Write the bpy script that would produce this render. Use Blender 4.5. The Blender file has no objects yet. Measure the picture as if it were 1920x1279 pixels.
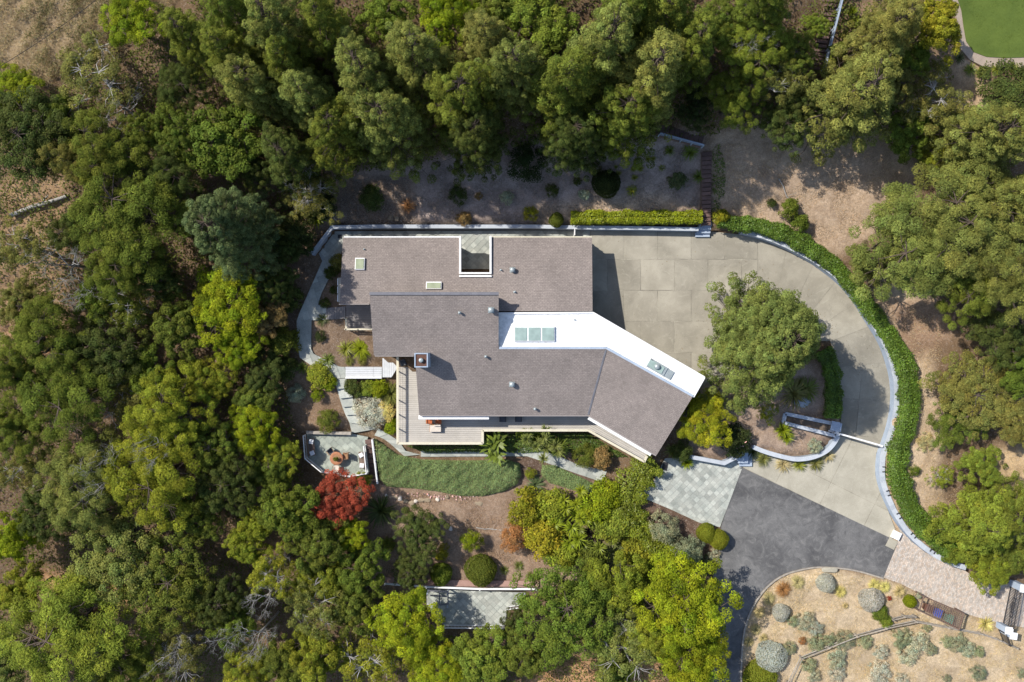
import bpy, math, random
import numpy as np
from mathutils import Vector, Matrix, Quaternion

# ------------------------------------------------------------------ camera, sky, sun, exposure
scene = bpy.context.scene
COL = scene.collection
H = 75.0                                   # camera height above the upper drive (metres)
cam_d = bpy.data.cameras.new('camera'); cam = bpy.data.objects.new('camera', cam_d); COL.objects.link(cam)
cam.location = (0, 0, H); cam.rotation_euler = (0, 0, 0)
cam_d.sensor_fit = 'HORIZONTAL'; cam_d.angle = 2 * math.atan(48.0 / H)
cam_d.clip_end = 2000; cam_d.clip_start = 0.5
scene.camera = cam
SUN_EL = math.radians(47)
sun_h = Vector((-0.88, 0.47, 0)).normalized()
sun_dir = Vector((sun_h.x * math.cos(SUN_EL), sun_h.y * math.cos(SUN_EL), math.sin(SUN_EL)))
world = bpy.data.worlds.new('World'); scene.world = world; world.use_nodes = True
wn = world.node_tree; wn.nodes.clear()
sky = wn.nodes.new('ShaderNodeTexSky'); sky.sky_type = 'NISHITA'; sky.sun_disc = False
sky.sun_elevation = SUN_EL; sky.sun_rotation = math.atan2(sun_h.x, sun_h.y)
bgn = wn.nodes.new('ShaderNodeBackground'); bgn.inputs['Strength'].default_value = 0.13
won = wn.nodes.new('ShaderNodeOutputWorld')
wn.links.new(sky.outputs[0], bgn.inputs[0]); wn.links.new(bgn.outputs[0], won.inputs[0])
sun_l = bpy.data.lights.new('sun', 'SUN'); sun_l.energy = 4.4; sun_l.angle = math.radians(0.53); sun_l.color = (1, 0.95, 0.86)
sun = bpy.data.objects.new('sun', sun_l); COL.objects.link(sun)
sun.rotation_euler = (-sun_dir).to_track_quat('-Z', 'Y').to_euler(); sun.location = (-40, 20, 90)
scene.view_settings.view_transform = 'Standard'; scene.view_settings.look = 'None'
scene.view_settings.exposure = 0.4; scene.view_settings.gamma = 1.0

rng = np.random.default_rng(7); random.seed(7)

# ------------------------------------------------------------------ measuring: photo point + height -> place
def P(px, py, z=0.0):
    k = (H - z) / H
    return Vector(((px - 960) / 20 * k, (640 - py) / 20 * k, z))

def inpoly(X, Y, poly):
    X = np.asarray(X, float); Y = np.asarray(Y, float)
    c = np.zeros(X.shape, bool); n = len(poly)
    for i in range(n):
        x1, y1 = poly[i]; x2, y2 = poly[(i + 1) % n]
        if y1 == y2: continue
        t = ((y1 > Y) != (y2 > Y)) & (X < (x2 - x1) * (Y - y1) / (y2 - y1) + x1)
        c ^= t
    return c

WALL_IN = [(1385,440),(1412,446),(1440,455),(1466,466),(1490,478),(1512,490),(1532,503),(1560,524),(1580,543),(1600,568),(1619,600),(1641,634),(1652,657),(1660,681),(1666,705),(1669,730),(1669,752),(1667,772),(1660,803),(1650,833),(1643,850),(1641,870),(1641,890),(1645,908),(1651,927),(1666,960),(1685,990),(1709,1016),(1736,1037),(1766,1053),(1800,1064)]
COURT = [(1106,430),(1310,432),(1385,440)] + WALL_IN[1:13] + [(1585,655),(1560,640),(1530,640),(1420,700),(1330,716),(1295,740),(1100,640),(1106,600)]
DRIVE = [(640,428),(1310,432)] + WALL_IN + [(1830,1085),(1980,1098),(2050,1100),(2050,1195),(1880,1172),(1833,1158),(1810,1151),(1729,1116),(1691,1096),(1656,1085),
         (1600,1068),(1540,1063),(1512,1066),(1468,1077),(1433,1104),(1406,1145),(1391,1197),(1389,1290),(1389,1420),(1325,1420),(1337,1290),(1337,1080),(1347,1046),(1350,989),(1312,981),(1256,955),(1184,925),
         (1225,905),(1247,860),(1290,857),(1353,868),(1388,852),(1406,842),(1428,848),(1473,860),(1492,862),(1520,858),(1546,846),(1560,830),(1568,818),(1575,795),(1578,740),(1566,690),(1550,655),(1530,640),(1420,700),(1330,716),(1295,740),(1100,745),(800,700),(700,660),(640,570)]
def sstep(t):
    t = np.clip(t, 0, 1); return t * t * (3 - 2 * t)
def zdrive(px, py):
    px = np.asarray(px, float); py = np.asarray(py, float)
    w = sstep((px - 1430) / 130)
    z = -2.0 * (w * sstep((py - 600) / 250) + (1 - w) * sstep((py - 745) / 105)) - 0.5 * np.clip((py - 850) / 230, 0, 1) - 0.5 * np.clip((py - 1080) / 200, 0, 2)
    return np.where(px > 1180, z, 0.0)
CTRL = np.array([(0,0,6),(500,0,8),(960,0,9),(1400,0,9),(1920,0,7),(-300,-200,9),(960,-300,13),(2250,-250,10),(2300,600,3),(-400,600,-3),
 (100,200,3),(500,200,4.5),(960,200,5),(1300,200,5),(1700,200,4),(1920,200,4.5),
 (650,330,1.8),(800,330,2),(960,300,2.4),(1250,300,2.8),(1550,320,2.6),(1750,320,2.6),
 (600,415,1),(650,415,1.0),(850,415,1),(1050,415,1),(1250,410,1),(1330,410,1),(1400,405,1.0),(1500,435,1),(1580,480,1),(1630,540,.95),(1680,600,.75),(1740,600,.9),(1720,720,-.1),(1705,820,-.9),(1700,900,-1.2),(1740,980,-1.5),(1800,1030,-1.8),(1920,1000,-1.5),(1900,800,0),(1850,500,2),
 (700,500,0),(1000,500,0),(1200,550,0),(1400,550,0),(900,650,0),(650,520,0),
 (600,540,0),(570,650,-.5),(640,650,-.5),(550,480,-.3),(500,650,-1.5),(560,750,-1.8),(620,770,-1.9),(640,700,-.7),(680,800,-2.2),(620,850,-2.4),(720,760,-1.8),
 (800,800,-2),(1000,820,-2),(1100,850,-2),(1200,870,-2.1),(720,860,-2.6),(850,880,-2.5),(960,880,-2.5),(850,940,-3.1),(1050,900,-2.6),(900,1000,-3.8),(900,1080,-4.4),(1100,1000,-3.6),(1200,950,-2.4),(1250,1030,-2.8),(1330,1060,-2.8),(880,1140,-4.9),(750,1150,-5),(1000,1230,-5.6),(1200,1230,-4.5),(1330,1230,-3.4),(700,1279,-6),
 (0,400,1),(0,640,-2),(250,450,0),(250,650,-2.5),(400,450,.5),(400,800,-3.5),(0,900,-5),(250,950,-5.5),(500,950,-4.5),(0,1279,-9),(300,1279,-8.5),(550,1200,-6.5),(600,1000,-4),(-300,1500,-12),(960,1600,-9),
 (1450,750,-.5),(1400,830,-1.1),(1520,835,-1.3),(1340,740,-.5),(1540,700,-.5),(1560,760,-1.0),
 (1500,1150,-2.7),(1650,1150,-2.6),(1450,1260,-3.1),(1700,1250,-3.2),(1900,1250,-3.2),(1850,1180,-2.8),(1920,1110,-2.7),(2200,1500,-5)], float)
def _tps():
    A = CTRL[:, :2] / 100.0; n = len(A)
    D = np.sqrt(((A[:, None] - A[None]) ** 2).sum(-1))
    K = D + 0.0
    M = np.zeros((n + 3, n + 3)); M[:n, :n] = K - 0.02 * np.eye(n); M[:n, n] = 1; M[:n, n + 1:] = A; M[n, :n] = 1; M[n + 1:, :n] = A.T
    b = np.zeros(n + 3); b[:n] = CTRL[:, 2]
    return A, np.linalg.solve(M, b)
_TA, _TW = _tps()
def zrbf(px, py):
    px = np.atleast_1d(np.asarray(px, float)); py = np.atleast_1d(np.asarray(py, float))
    q = np.stack([px, py], -1) / 100.0
    D = np.sqrt(((q[:, None] - _TA[None]) ** 2).sum(-1))
    n = len(_TA)
    return D @ _TW[:n] + _TW[n] + q @ _TW[n + 1:]
FLATS = [([(575,812),(660,814),(690,820),(686,840),(692,886),(657,893),(604,884),(576,858)], -2.35)]   # terrace levels
FLATS.append(([(800,1105),(985,1112),(985,1135),(950,1140),(948,1172),(832,1174),(800,1140)], -4.9))
def zt(px, py):
    px = np.atleast_1d(np.asarray(px, float)); py = np.atleast_1d(np.asarray(py, float))
    z = zrbf(px, py)
    d = inpoly(px, py, DRIVE)
    z = np.where(d, zdrive(px, py), z)
    for poly, zz in FLATS: z = np.where(inpoly(px, py, poly), zz, z)
    return z
def g1(px, py): return float(zt(px, py)[0])
def G(px, py, dz=0.0): return P(px, py, g1(px, py) + dz)
def topx(v):
    k = H / (H - v[2]); return 960 + 20 * v[0] * k, 640 - 20 * v[1] * k
def ground_under(w):                       # ground height below a place
    z = 0.0
    for _ in range(4):
        a, b = topx((w[0], w[1], z)); z = g1(a, b)
    return z

# ------------------------------------------------------------------ materials
def new_mat(name):
    m = bpy.data.materials.new(name); m.use_nodes = True
    nt = m.node_tree; nt.nodes.clear()
    o = nt.nodes.new('ShaderNodeOutputMaterial'); b = nt.nodes.new('ShaderNodeBsdfPrincipled')
    nt.links.new(b.outputs[0], o.inputs[0]); return m, nt, b, o
def mixc(nt, f, a, b, mode='MIX'):
    n = nt.nodes.new('ShaderNodeMix'); n.data_type = 'RGBA'; n.blend_type = mode
    for s, v in ((n.inputs[0], f), (n.inputs[6], a), (n.inputs[7], b)):
        if hasattr(v, 'links') or isinstance(v, bpy.types.NodeSocket): nt.links.new(v, s)
        else: s.default_value = v if not isinstance(v, tuple) else (*v[:3], 1)
    return n.outputs[2]
def ramp(nt, f, lo, hi, a=0.0, b=1.0):
    n = nt.nodes.new('ShaderNodeMapRange'); n.inputs[1].default_value = lo; n.inputs[2].default_value = hi
    n.inputs[3].default_value = a; n.inputs[4].default_value = b; nt.links.new(f, n.inputs[0]); return n.outputs[0]
def noise(nt, vec, scale, detail=4, rough=.6, dist=0.0):
    n = nt.nodes.new('ShaderNodeTexNoise'); n.inputs['Scale'].default_value = scale; n.inputs['Detail'].default_value = detail
    n.inputs['Roughness'].default_value = rough; n.inputs['Distortion'].default_value = dist
    nt.links.new(vec, n.inputs['Vector']); return n.outputs['Fac']
def pos(nt): return nt.nodes.new('ShaderNodeNewGeometry').outputs['Position']
def bump(nt, b, h, strength=.3, dist=.02):
    n = nt.nodes.new('ShaderNodeBump'); n.inputs['Strength'].default_value = strength; n.inputs['Distance'].default_value = dist
    nt.links.new(h, n.inputs['Height']); nt.links.new(n.outputs[0], b.inputs['Normal'])
def M(name, c1, c2=None, scale=1.5, fine=18, rough=.8, var=.25, bmp=.25, metal=0.0, spec=.3):
    """two-tone weathered surface, patches + fine grain, each piece a little different"""
    m, nt, b, o = new_mat(name); v = pos(nt)
    c2 = c2 or tuple(x * .72 for x in c1)
    n1 = noise(nt, v, scale, 5, .6, .4); n2 = noise(nt, v, fine, 3, .7)
    c = mixc(nt, ramp(nt, n1, .35, .65), c1, c2)
    c = mixc(nt, 1.0, c, mixc(nt, ramp(nt, n2, .3, .7), (.8, .8, .8), (1.18, 1.18, 1.18)), 'MULTIPLY')
    oi = nt.nodes.new('ShaderNodeObjectInfo')
    r = ramp(nt, oi.outputs['Random'], 0, 1, 1 - var, 1 + var)
    cb = nt.nodes.new('ShaderNodeCombineColor')
    for i in range(3): nt.links.new(r, cb.inputs[i])
    c = mixc(nt, 1.0, c, cb.outputs[0], 'MULTIPLY')
    nt.links.new(c, b.inputs['Base Color']); b.inputs['Roughness'].default_value = rough; b.inputs['Metallic'].default_value = metal
    b.inputs['Specular IOR Level'].default_value = spec
    if bmp: bump(nt, b, n2, bmp, .015)
    return m
def leaf_mat(name, trans=.3, rough=.6, spec=.25):
    """leaf colour = the plant's own colour (object colour) times the clump tint"""
    m, nt, b, o = new_mat(name)
    oi = nt.nodes.new('ShaderNodeObjectInfo'); at = nt.nodes.new('ShaderNodeAttribute'); at.attribute_name = 'tint'
    c = mixc(nt, 1.0, oi.outputs['Color'], at.outputs['Color'], 'MULTIPLY')
    nt.links.new(c, b.inputs['Base Color']); b.inputs['Roughness'].default_value = rough; b.inputs['Specular IOR Level'].default_value = spec
    t = nt.nodes.new('ShaderNodeBsdfTranslucent'); ms = nt.nodes.new('ShaderNodeMixShader'); ms.inputs[0].default_value = trans
    tc = mixc(nt, 1.0, c, (1.1, 1.3, .6), 'MULTIPLY'); nt.links.new(tc, t.inputs[0])
    nt.links.new(b.outputs[0], ms.inputs[1]); nt.links.new(t.outputs[0], ms.inputs[2]); nt.links.new(ms.outputs[0], o.inputs[0])
    return m
LEAF = leaf_mat('leaves', .3, .7, .1); LEAFG = leaf_mat('glossy leaves', .25, .45, .3); NEEDLE = leaf_mat('needles', .22, .8, .06)
BARK = M('bark', (.11,.08,.06), (.06,.045,.035), 3, 25); DEADW = M('dead wood', (.42,.40,.38), (.28,.26,.24), 3, 25, var=.15)
CONC = M('aggregate concrete', (.36,.33,.268), (.25,.228,.183), .33, 26, .85, .12, .3)
CONC2 = M('pale concrete', (.40,.37,.30), (.32,.295,.235), .5, 26, .85, .06, .25)
def worn(m, light, dark):
    nt = m.node_tree; b = [n for n in nt.nodes if n.type == 'BSDF_PRINCIPLED'][0]; c = b.inputs['Base Color'].links[0].from_socket; v = pos(nt)
    n1 = noise(nt, v, 1.1, 7, .72, 2.2); n2 = noise(nt, v, .42, 6, .7, 1.6)
    c = mixc(nt, ramp(nt, n1, .54, .78, 0, .6), c, light); c = mixc(nt, ramp(nt, n2, .56, .74, 0, .5), c, dark)
    nt.links.new(c, b.inputs['Base Color'])
worn(CONC, (.46,.43,.355), (.20,.183,.15)); worn(CONC2, (.50,.465,.385), (.28,.255,.205))
JOINT = M('concrete joint', (.40,.37,.30), (.16,.145,.12), .5, 12, .9, 0, 0)
def asphalt_mat():
    m, nt, b, o = new_mat('worn asphalt'); v = pos(nt)
    n1 = noise(nt, v, .16, 6, .62, 1.2); n2 = noise(nt, v, 1.1, 6, .7, 1.5); n3 = noise(nt, v, 24, 3, .8)
    c = mixc(nt, ramp(nt, n1, .38, .62), (.082,.081,.083), (.15,.147,.146)); c = mixc(nt, ramp(nt, n2, .5, .74, 0, .75), c, (.23,.223,.215)); c = mixc(nt, ramp(nt, n2, .45, .25, 0, .7), c, (.05,.05,.053))
    vo = nt.nodes.new('ShaderNodeTexVoronoi'); vo.feature = 'DISTANCE_TO_EDGE'; vo.inputs['Scale'].default_value = .55
    mp = nt.nodes.new('ShaderNodeVectorMath'); mp.operation = 'ADD'; nz = nt.nodes.new('ShaderNodeTexNoise'); nz.inputs['Scale'].default_value = 1.3; nz.inputs['Detail'].default_value = 4; nt.links.new(v, nz.inputs['Vector'])
    nt.links.new(v, mp.inputs[0]); nt.links.new(nz.outputs['Color'], mp.inputs[1]); nt.links.new(mp.outputs[0], vo.inputs['Vector'])
    cr = nt.nodes.new('ShaderNodeMath'); cr.operation = 'MULTIPLY'; nt.links.new(ramp(nt, vo.outputs['Distance'], 0, .022, .16, 0), cr.inputs[0]); nt.links.new(ramp(nt, n1, .45, .6), cr.inputs[1])
    c = mixc(nt, cr.outputs[0], c, (.24,.23,.22))
    c = mixc(nt, 1.0, c, mixc(nt, ramp(nt, n3, .3, .7), (.75,.75,.75), (1.25,1.25,1.25)), 'MULTIPLY')
    nt.links.new(c, b.inputs['Base Color']); b.inputs['Roughness'].default_value = .9; b.inputs['Specular IOR Level'].default_value = .2; bump(nt, b, n3, .5, .01); return m
ASPH = asphalt_mat()
STUC = M('painted stucco', (.37,.43,.52), (.31,.37,.46), 1.2, 20, .85, .03, .1)
COPE = M('pale coping', (.47,.50,.54), (.40,.43,.48), 1.5, 20, .7, .03, .08)
WHITE = M('white paint', (.80,.80,.80), (.74,.74,.74), 2, 20, .55, .02, .03)
BRIDGE = M('worn white paint', (.58,.59,.60), (.50,.51,.53), 2, 20, .6, .05, .05)
CREAM = M('cream paint', (.62,.57,.44), (.55,.50,.38), 2, 20, .6, .03, .03)
WROOF = M('white roof membrane', (.84,.84,.83), (.80,.80,.79), .5, 3, .6, 0, .05)
FASC = M('fascia', (.30,.265,.25), (.26,.23,.22), 2, 20, .7, .05, .05)
FLASH = M('lead flashing', (.17,.17,.19), (.13,.13,.15), 2, 20, .5, .05, .05)
GREY = M('deck board', (.48,.445,.40), (.41,.38,.34), .9, 22, .7, .06, .1)
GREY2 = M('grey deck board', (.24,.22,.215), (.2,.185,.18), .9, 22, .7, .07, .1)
SLATE = M('slate tile', (.42,.425,.38), (.31,.33,.30), 1.3, 16, .7, .22, .25)
SLATED = M('green slate flag', (.34,.365,.31), (.25,.275,.24), 1.3, 16, .7, .2, .25)
SLATEB = M('slate bed', (.36,.37,.35), (.28,.29,.275), 1.3, 16, .8, 0, .1)
BRICK = M('clay paver', (.52,.445,.38), (.44,.37,.31), 2.5, 14, .85, 0, .2)
WOODS = M('redwood tread', (.16,.10,.085), (.11,.07,.06), 3, 20, .8, .2, .2)
PINKW = M('pink gravel path', (.40,.25,.21), (.33,.205,.17), 2, 20, .9, .03, .2)
WEATH = M('weathered wood', (.36,.32,.27), (.25,.22,.19), 3, 22, .85, .15, .2)
TEAK = M('teak', (.34,.19,.10), (.26,.14,.07), 4, 22, .6, .1, .1)
BROWN = M('brown trellis', (.19,.125,.095), (.14,.095,.075), 4, 22, .8, .15, .1)
IRON = M('black iron', (.035,.035,.04), (.02,.02,.024), 4, 22, .5, .05, 0)
TERRA = M('terracotta', (.42,.19,.10), (.33,.14,.075), 4, 22, .8, .05, .1)
CUSH = M('pale cushion', (.62,.55,.48), (.56,.5,.43), 4, 22, .9, .05, .05)
PILL = M('white pillow', (.75,.75,.76), (.68,.68,.7), 4, 22, .9, .03, .05)
SLING = M('dark sling', (.10,.105,.12), (.075,.08,.09), 4, 22, .8, .1, .05)
ORNG = M('orange cushion', (.50,.14,.05), (.40,.10,.035), 6, 22, .8, .1, .05)
ROCK = M('boulder stone', (.22,.26,.33), (.33,.35,.38), 1.8, 9, .8, .1, .5)
ROCKB = M('tan stone', (.33,.26,.18), (.24,.19,.13), 3, 12, .85, .15, .5)
METAL = M('galvanised metal', (.40,.45,.46), (.33,.37,.38), 3, 14, .4, .08, .02, .3)
BLUEP = M('blue plastic', (.03,.11,.62), (.025,.09,.52), 3, 14, .4, 0, 0)
GREENP = M('green plastic', (.16,.34,.25), (.12,.28,.2), 3, 14, .45, 0, 0)
BROWNP = M('brown plastic', (.16,.08,.06), (.12,.06,.05), 3, 14, .45, 0, 0)
WALLM = M('house wall', (.42,.38,.33), (.37,.335,.29), 1.5, 18, .8, .02, .1)
TURFM = M('lawn turf', (.115,.16,.028), (.085,.125,.022), .35, 40, .9, 0, .4)
def glass_mat(name, c):
    m, nt, b, o = new_mat(name)
    n = noise(nt, pos(nt), 1.2, 2); cc = mixc(nt, ramp(nt, n, .35, .65), c, tuple(x * .75 for x in c))
    nt.links.new(cc, b.inputs['Base Color']); b.inputs['Roughness'].default_value = .08; b.inputs['Specular IOR Level'].default_value = .6
    return m
GLASS = glass_mat('skylight glass', (.34,.44,.41)); GLASSG = glass_mat('green skylight glass', (.36,.40,.27)); DGLASS = glass_mat('window glass', (.05,.06,.07))
def shingle_mat(name, rot):
    m, nt, b, o = new_mat(name); v = pos(nt)
    mp = nt.nodes.new('ShaderNodeMapping'); mp.inputs['Rotation'].default_value = (0, 0, rot); nt.links.new(v, mp.inputs['Vector'])
    br = nt.nodes.new('ShaderNodeTexBrick'); nt.links.new(mp.outputs[0], br.inputs['Vector'])
    br.inputs['Scale'].default_value = 1; br.inputs['Brick Width'].default_value = .30; br.inputs['Row Height'].default_value = .145
    br.inputs['Mortar Size'].default_value = .016; br.inputs['Mortar Smooth'].default_value = .4; br.inputs['Bias'].default_value = 0
    br.inputs['Color1'].default_value = (.275,.24,.225,1); br.inputs['Color2'].default_value = (.23,.20,.188,1); br.inputs['Mortar'].default_value = (.175,.152,.143,1)
    n1 = noise(nt, v, .3, 6, .65, .8); n2 = noise(nt, v, 9, 4, .8)
    c = mixc(nt, 1.0, br.outputs['Color'], mixc(nt, ramp(nt, n1, .3, .7), (.84,.83,.82), (1.12,1.10,1.08)), 'MULTIPLY')
    c = mixc(nt, 1.0, c, mixc(nt, ramp(nt, n2, .3, .7), (.68,.68,.68), (1.3,1.29,1.28)), 'MULTIPLY')
    nt.links.new(c, b.inputs['Base Color']); b.inputs['Roughness'].default_value = .9; b.inputs['Specular IOR Level'].default_value = .2
    bump(nt, b, br.outputs['Fac'], .35, -.012); return m
SH0 = shingle_mat('brown composition shingles', 0.0); SH1 = shingle_mat('brown composition shingles of the angled wing', math.radians(30))

# ------------------------------------------------------------------ building blocks
LOC = {}                                   # world place of every object made here
def _reg(o, w, parent):
    LOC[o] = Vector(w)
    if parent is not None:
        o.parent = parent; o.location = Vector(w) - LOC[parent]
    else: o.location = w
    COL.objects.link(o); return o
def tag(o, label, cat, group=None):
    o['label'] = label; o['category'] = cat
    if group: o['group'] = group
    return o
def thing(name, label, cat, w, group=None, rz=0, sc=None):
    o = bpy.data.objects.new(name, None); o.empty_display_size = .3; _reg(o, w, None); tag(o, label, cat, group)
    o.rotation_euler = (0, 0, rz)
    if sc: o.scale = sc
    return o
def mk(name, verts, faces, mat, parent=None, smooth=False):
    V = np.array([tuple(v) for v in verts], float)
    c = np.array([(V[:, 0].min() + V[:, 0].max()) / 2, (V[:, 1].min() + V[:, 1].max()) / 2, V[:, 2].min()])
    me = bpy.data.meshes.new(name); me.from_pydata((V - c).tolist(), [], [list(f) for f in faces]); me.materials.append(mat); me.validate()
    if smooth: me.polygons.foreach_set('use_smooth', [True] * len(me.polygons))
    return _reg(bpy.data.objects.new(name, me), Vector(c), parent)
def struct(o): o['kind'] = 'structure'; return o
def stuff(o): o['kind'] = 'stuff'; return o
_boxes = {}
def box(name, c, size, mat, parent=None, rz=0, rot=None):
    """c = centre of the box"""
    key = (round(size[0], 3), round(size[1], 3), round(size[2], 3), mat.name)
    me = _boxes.get(key)
    if me is None:
        x, y, z = size[0] / 2, size[1] / 2, size[2] / 2; e = min(.02, x * .3, y * .3, z * .3)
        V = []; F = []
        for sz, ins in ((-z, 0), (z - e, 0), (z, e)):
            V += [(-x + ins, -y + ins, sz), (x - ins, -y + ins, sz), (x - ins, y - ins, sz), (-x + ins, y - ins, sz)]
        F = [(3, 2, 1, 0), (8, 9, 10, 11)]
        for l in (0, 4):
            for i in range(4): F.append((l + i, l + (i + 1) % 4, l + 4 + (i + 1) % 4, l + 4 + i))
        me = bpy.data.meshes.new(name); me.from_pydata(V, [], F); me.materials.append(mat); _boxes[key] = me
    o = bpy.data.objects.new(name, me); _reg(o, Vector(c), parent)
    if rot is not None: o.rotation_mode = 'QUATERNION'; o.rotation_quaternion = rot
    else: o.rotation_euler = (0, 0, rz)
    return o
def bar(name, a, b, w, h, mat, parent=None):
    a = Vector(a); b = Vector(b); d = b - a; L = d.length
    yaw = math.atan2(d.y, d.x); pit = math.asin(max(-1, min(1, d.z / L)))
    q = Quaternion((0, 0, 1), yaw) @ Quaternion((0, 1, 0), -pit)
    return box(name, (a + b) / 2, (round(L, 2), w, h), mat, parent, rot=q)
def prism(name, top, zb, mat, parent=None):
    """top: world points; straight sides down to zb (number or list)"""
    n = len(top); zbs = zb if isinstance(zb, (list, tuple)) else [zb] * n
    ar = sum(top[i][0] * top[(i + 1) % n][1] - top[(i + 1) % n][0] * top[i][1] for i in range(n))
    if ar < 0: top = top[::-1]; zbs = list(zbs)[::-1]
    V = [tuple(p) for p in top] + [(p[0], p[1], z) for p, z in zip(top, zbs)]
    F = [tuple(range(n)), tuple(range(2 * n - 1, n - 1, -1))]
    for i in range(n): j = (i + 1) % n; F.append((i, n + i, n + j, j))
    return mk(name, V, F, mat, parent)
def slab(name, pts, th, mat, parent=None):
    return prism(name, [P(*p) for p in pts], [p[2] - th for p in pts], mat, parent)
def clip(sub, quad):
    out = list(sub); n = len(quad)
    for i in range(n):
        ax, ay = quad[i]; bx, by = quad[(i + 1) % n]; inp = out; out = []
        if not inp: return []
        side = lambda p: (bx - ax) * (p[1] - ay) - (by - ay) * (p[0] - ax)
        for k in range(len(inp)):
            p = inp[k]; q = inp[k - 1]; sp = side(p); sq = side(q)
            if (sp >= 0) != (sq >= 0):
                t = sq / (sq - sp); out.append((q[0] + t * (p[0] - q[0]), q[1] + t * (p[1] - q[1])))
            if sp >= 0: out.append(p)
    return out
def area(p): return abs(sum(p[i][0] * p[(i + 1) % len(p)][1] - p[(i + 1) % len(p)][0] * p[i][1] for i in range(len(p)))) / 2
def cells(region, w, h, ang=0.0, org=(0, 0), offs=.0, gap=.5, minarea=6):
    """cut a region (photo points) into rows of pieces"""
    ca, sa = math.cos(ang), math.sin(ang)
    to = lambda x, y: (org[0] + x * ca - y * sa, org[1] + x * sa + y * ca)
    us = [((x - org[0]) * ca + (y - org[1]) * sa, -(x - org[0]) * sa + (y - org[1]) * ca) for x, y in region]
    u0, u1 = min(u[0] for u in us), max(u[0] for u in us); v0, v1 = min(u[1] for u in us), max(u[1] for u in us)
    res = []
    for j in range(math.floor(v0 / h), math.ceil(v1 / h)):
        o = (j % 2) * offs * w
        for i in range(math.floor((u0 - o) / w), math.ceil((u1 - o) / w)):
            x0, x1, y0, y1 = i * w + o + gap / 2, (i + 1) * w + o - gap / 2, j * h + gap / 2, (j + 1) * h - gap / 2
            c = clip(region, [to(x0, y0), to(x1, y0), to(x1, y1), to(x0, y1)])
            if len(c) > 2 and area(c) > minarea: res.append(c)
    return res
def sheet(name, region, zf, dz, mat, parent=None, step=16, skirt=.25):
    """one continuous surface that follows the ground (pieces share edges), with a thin edge round it"""
    V = []; F = []; idx = {}
    def vid(p):
        k = (round(p[0], 2), round(p[1], 2))
        if k not in idx: idx[k] = len(V); V.append(P(k[0], k[1], float(zf(k[0], k[1])) + dz))
        return idx[k]
    for c in cells(region, step, step, gap=0, minarea=.05):
        f = [vid(p) for p in c]; f2 = [f[i] for i in range(len(f)) if f[i] != f[i - 1]]
        if len(f2) > 2:
            a = sum(V[f2[i]][0] * V[f2[(i + 1) % len(f2)]][1] - V[f2[(i + 1) % len(f2)]][0] * V[f2[i]][1] for i in range(len(f2)))
            F.append(f2 if a > 0 else f2[::-1])
    n = len(region); 
    for i in range(n):
        a = region[i]; b = region[(i + 1) % n]
        k = max(1, int(math.dist(a, b) / step))
        for s in range(k):
            p = [a[q] + (b[q] - a[q]) * s / k for q in (0, 1)]; r = [a[q] + (b[q] - a[q]) * (s + 1) / k for q in (0, 1)]
            zp, zr = float(zf(*p)) + dz, float(zf(*r)) + dz; i0 = len(V)
            V += [P(*p, zp), P(*r, zr), P(*r, zr) - Vector((0, 0, skirt)), P(*p, zp) - Vector((0, 0, skirt))]
            F.append((i0, i0 + 1, i0 + 2, i0 + 3))
    return mk(name, V, F, mat, parent)
def tile_prism(c, zf, dz, th, jit=0.0):
    j = random.uniform(-jit, jit)
    return [P(p[0], p[1], float(zf(p[0], p[1])) + dz + j) for p in c]
def tiles(name, cs, zf, dz, mat, parent, th=.05, jit=.006):
    for c in cs:
        t = tile_prism(c, zf, dz, th, jit); prism(name, t, [p.z - th for p in t], mat, parent)
def joined_tiles(name, cs, zf, dz, mat, parent, th=.05, jit=.006):
    V = []; F = []
    for c in cs:
        t = tile_prism(c, zf, dz, th, jit); n = len(t); i0 = len(V)
        ar = sum(t[i][0] * t[(i + 1) % n][1] - t[(i + 1) % n][0] * t[i][1] for i in range(n))
        if ar < 0: t = t[::-1]
        V += t + [p - Vector((0, 0, th)) for p in t]; F.append(tuple(range(i0, i0 + n)))
        for i in range(n): j = (i + 1) % n; F.append((i0 + i, i0 + n + i, i0 + n + j, i0 + j))
    return stuff(mk(name, V, F, mat, parent))
def smooth_path(pts, n):
    """evenly spaced points along a rounded polyline"""
    p = np.array(pts, float)
    for _ in range(2):
        q = [p[0]]
        for a, b in zip(p[:-1], p[1:]): q += [a * .75 + b * .25, a * .25 + b * .75]
        q.append(p[-1]); p = np.array(q)
    d = np.r_[0, np.cumsum(np.linalg.norm(np.diff(p, axis=0), axis=1))]
    s = np.linspace(0, d[-1], n)
    return np.stack([np.interp(s, d, p[:, k]) for k in range(p.shape[1])], -1)
def ribbon(name, W, thick, zt_, zb_, mat, parent, side=0.0):
    """wall along world path W (n x 2); zt_, zb_ top and bottom heights; side shifts it sideways"""
    W = np.array(W, float)[:, :2]; n = len(W); T = np.gradient(W, axis=0); T /= np.linalg.norm(T, axis=1)[:, None]
    N = np.stack([-T[:, 1], T[:, 0]], -1); A = W + N * (side + thick / 2); B = W + N * (side - thick / 2)
    V = []; F = []
    for i in range(n): V += [(*A[i], zt_[i]), (*B[i], zt_[i]), (*B[i], zb_[i]), (*A[i], zb_[i])]
    for i in range(n - 1):
        a = 4 * i; b = a + 4
        for k in range(4): F.append((a + k, a + (k + 1) % 4, b + (k + 1) % 4, b + k)[::-1])
    F += [(0, 1, 2, 3), (4 * n - 1, 4 * n - 2, 4 * n - 3, 4 * n - 4)]
    return mk(name, V, F, mat, parent)
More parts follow.
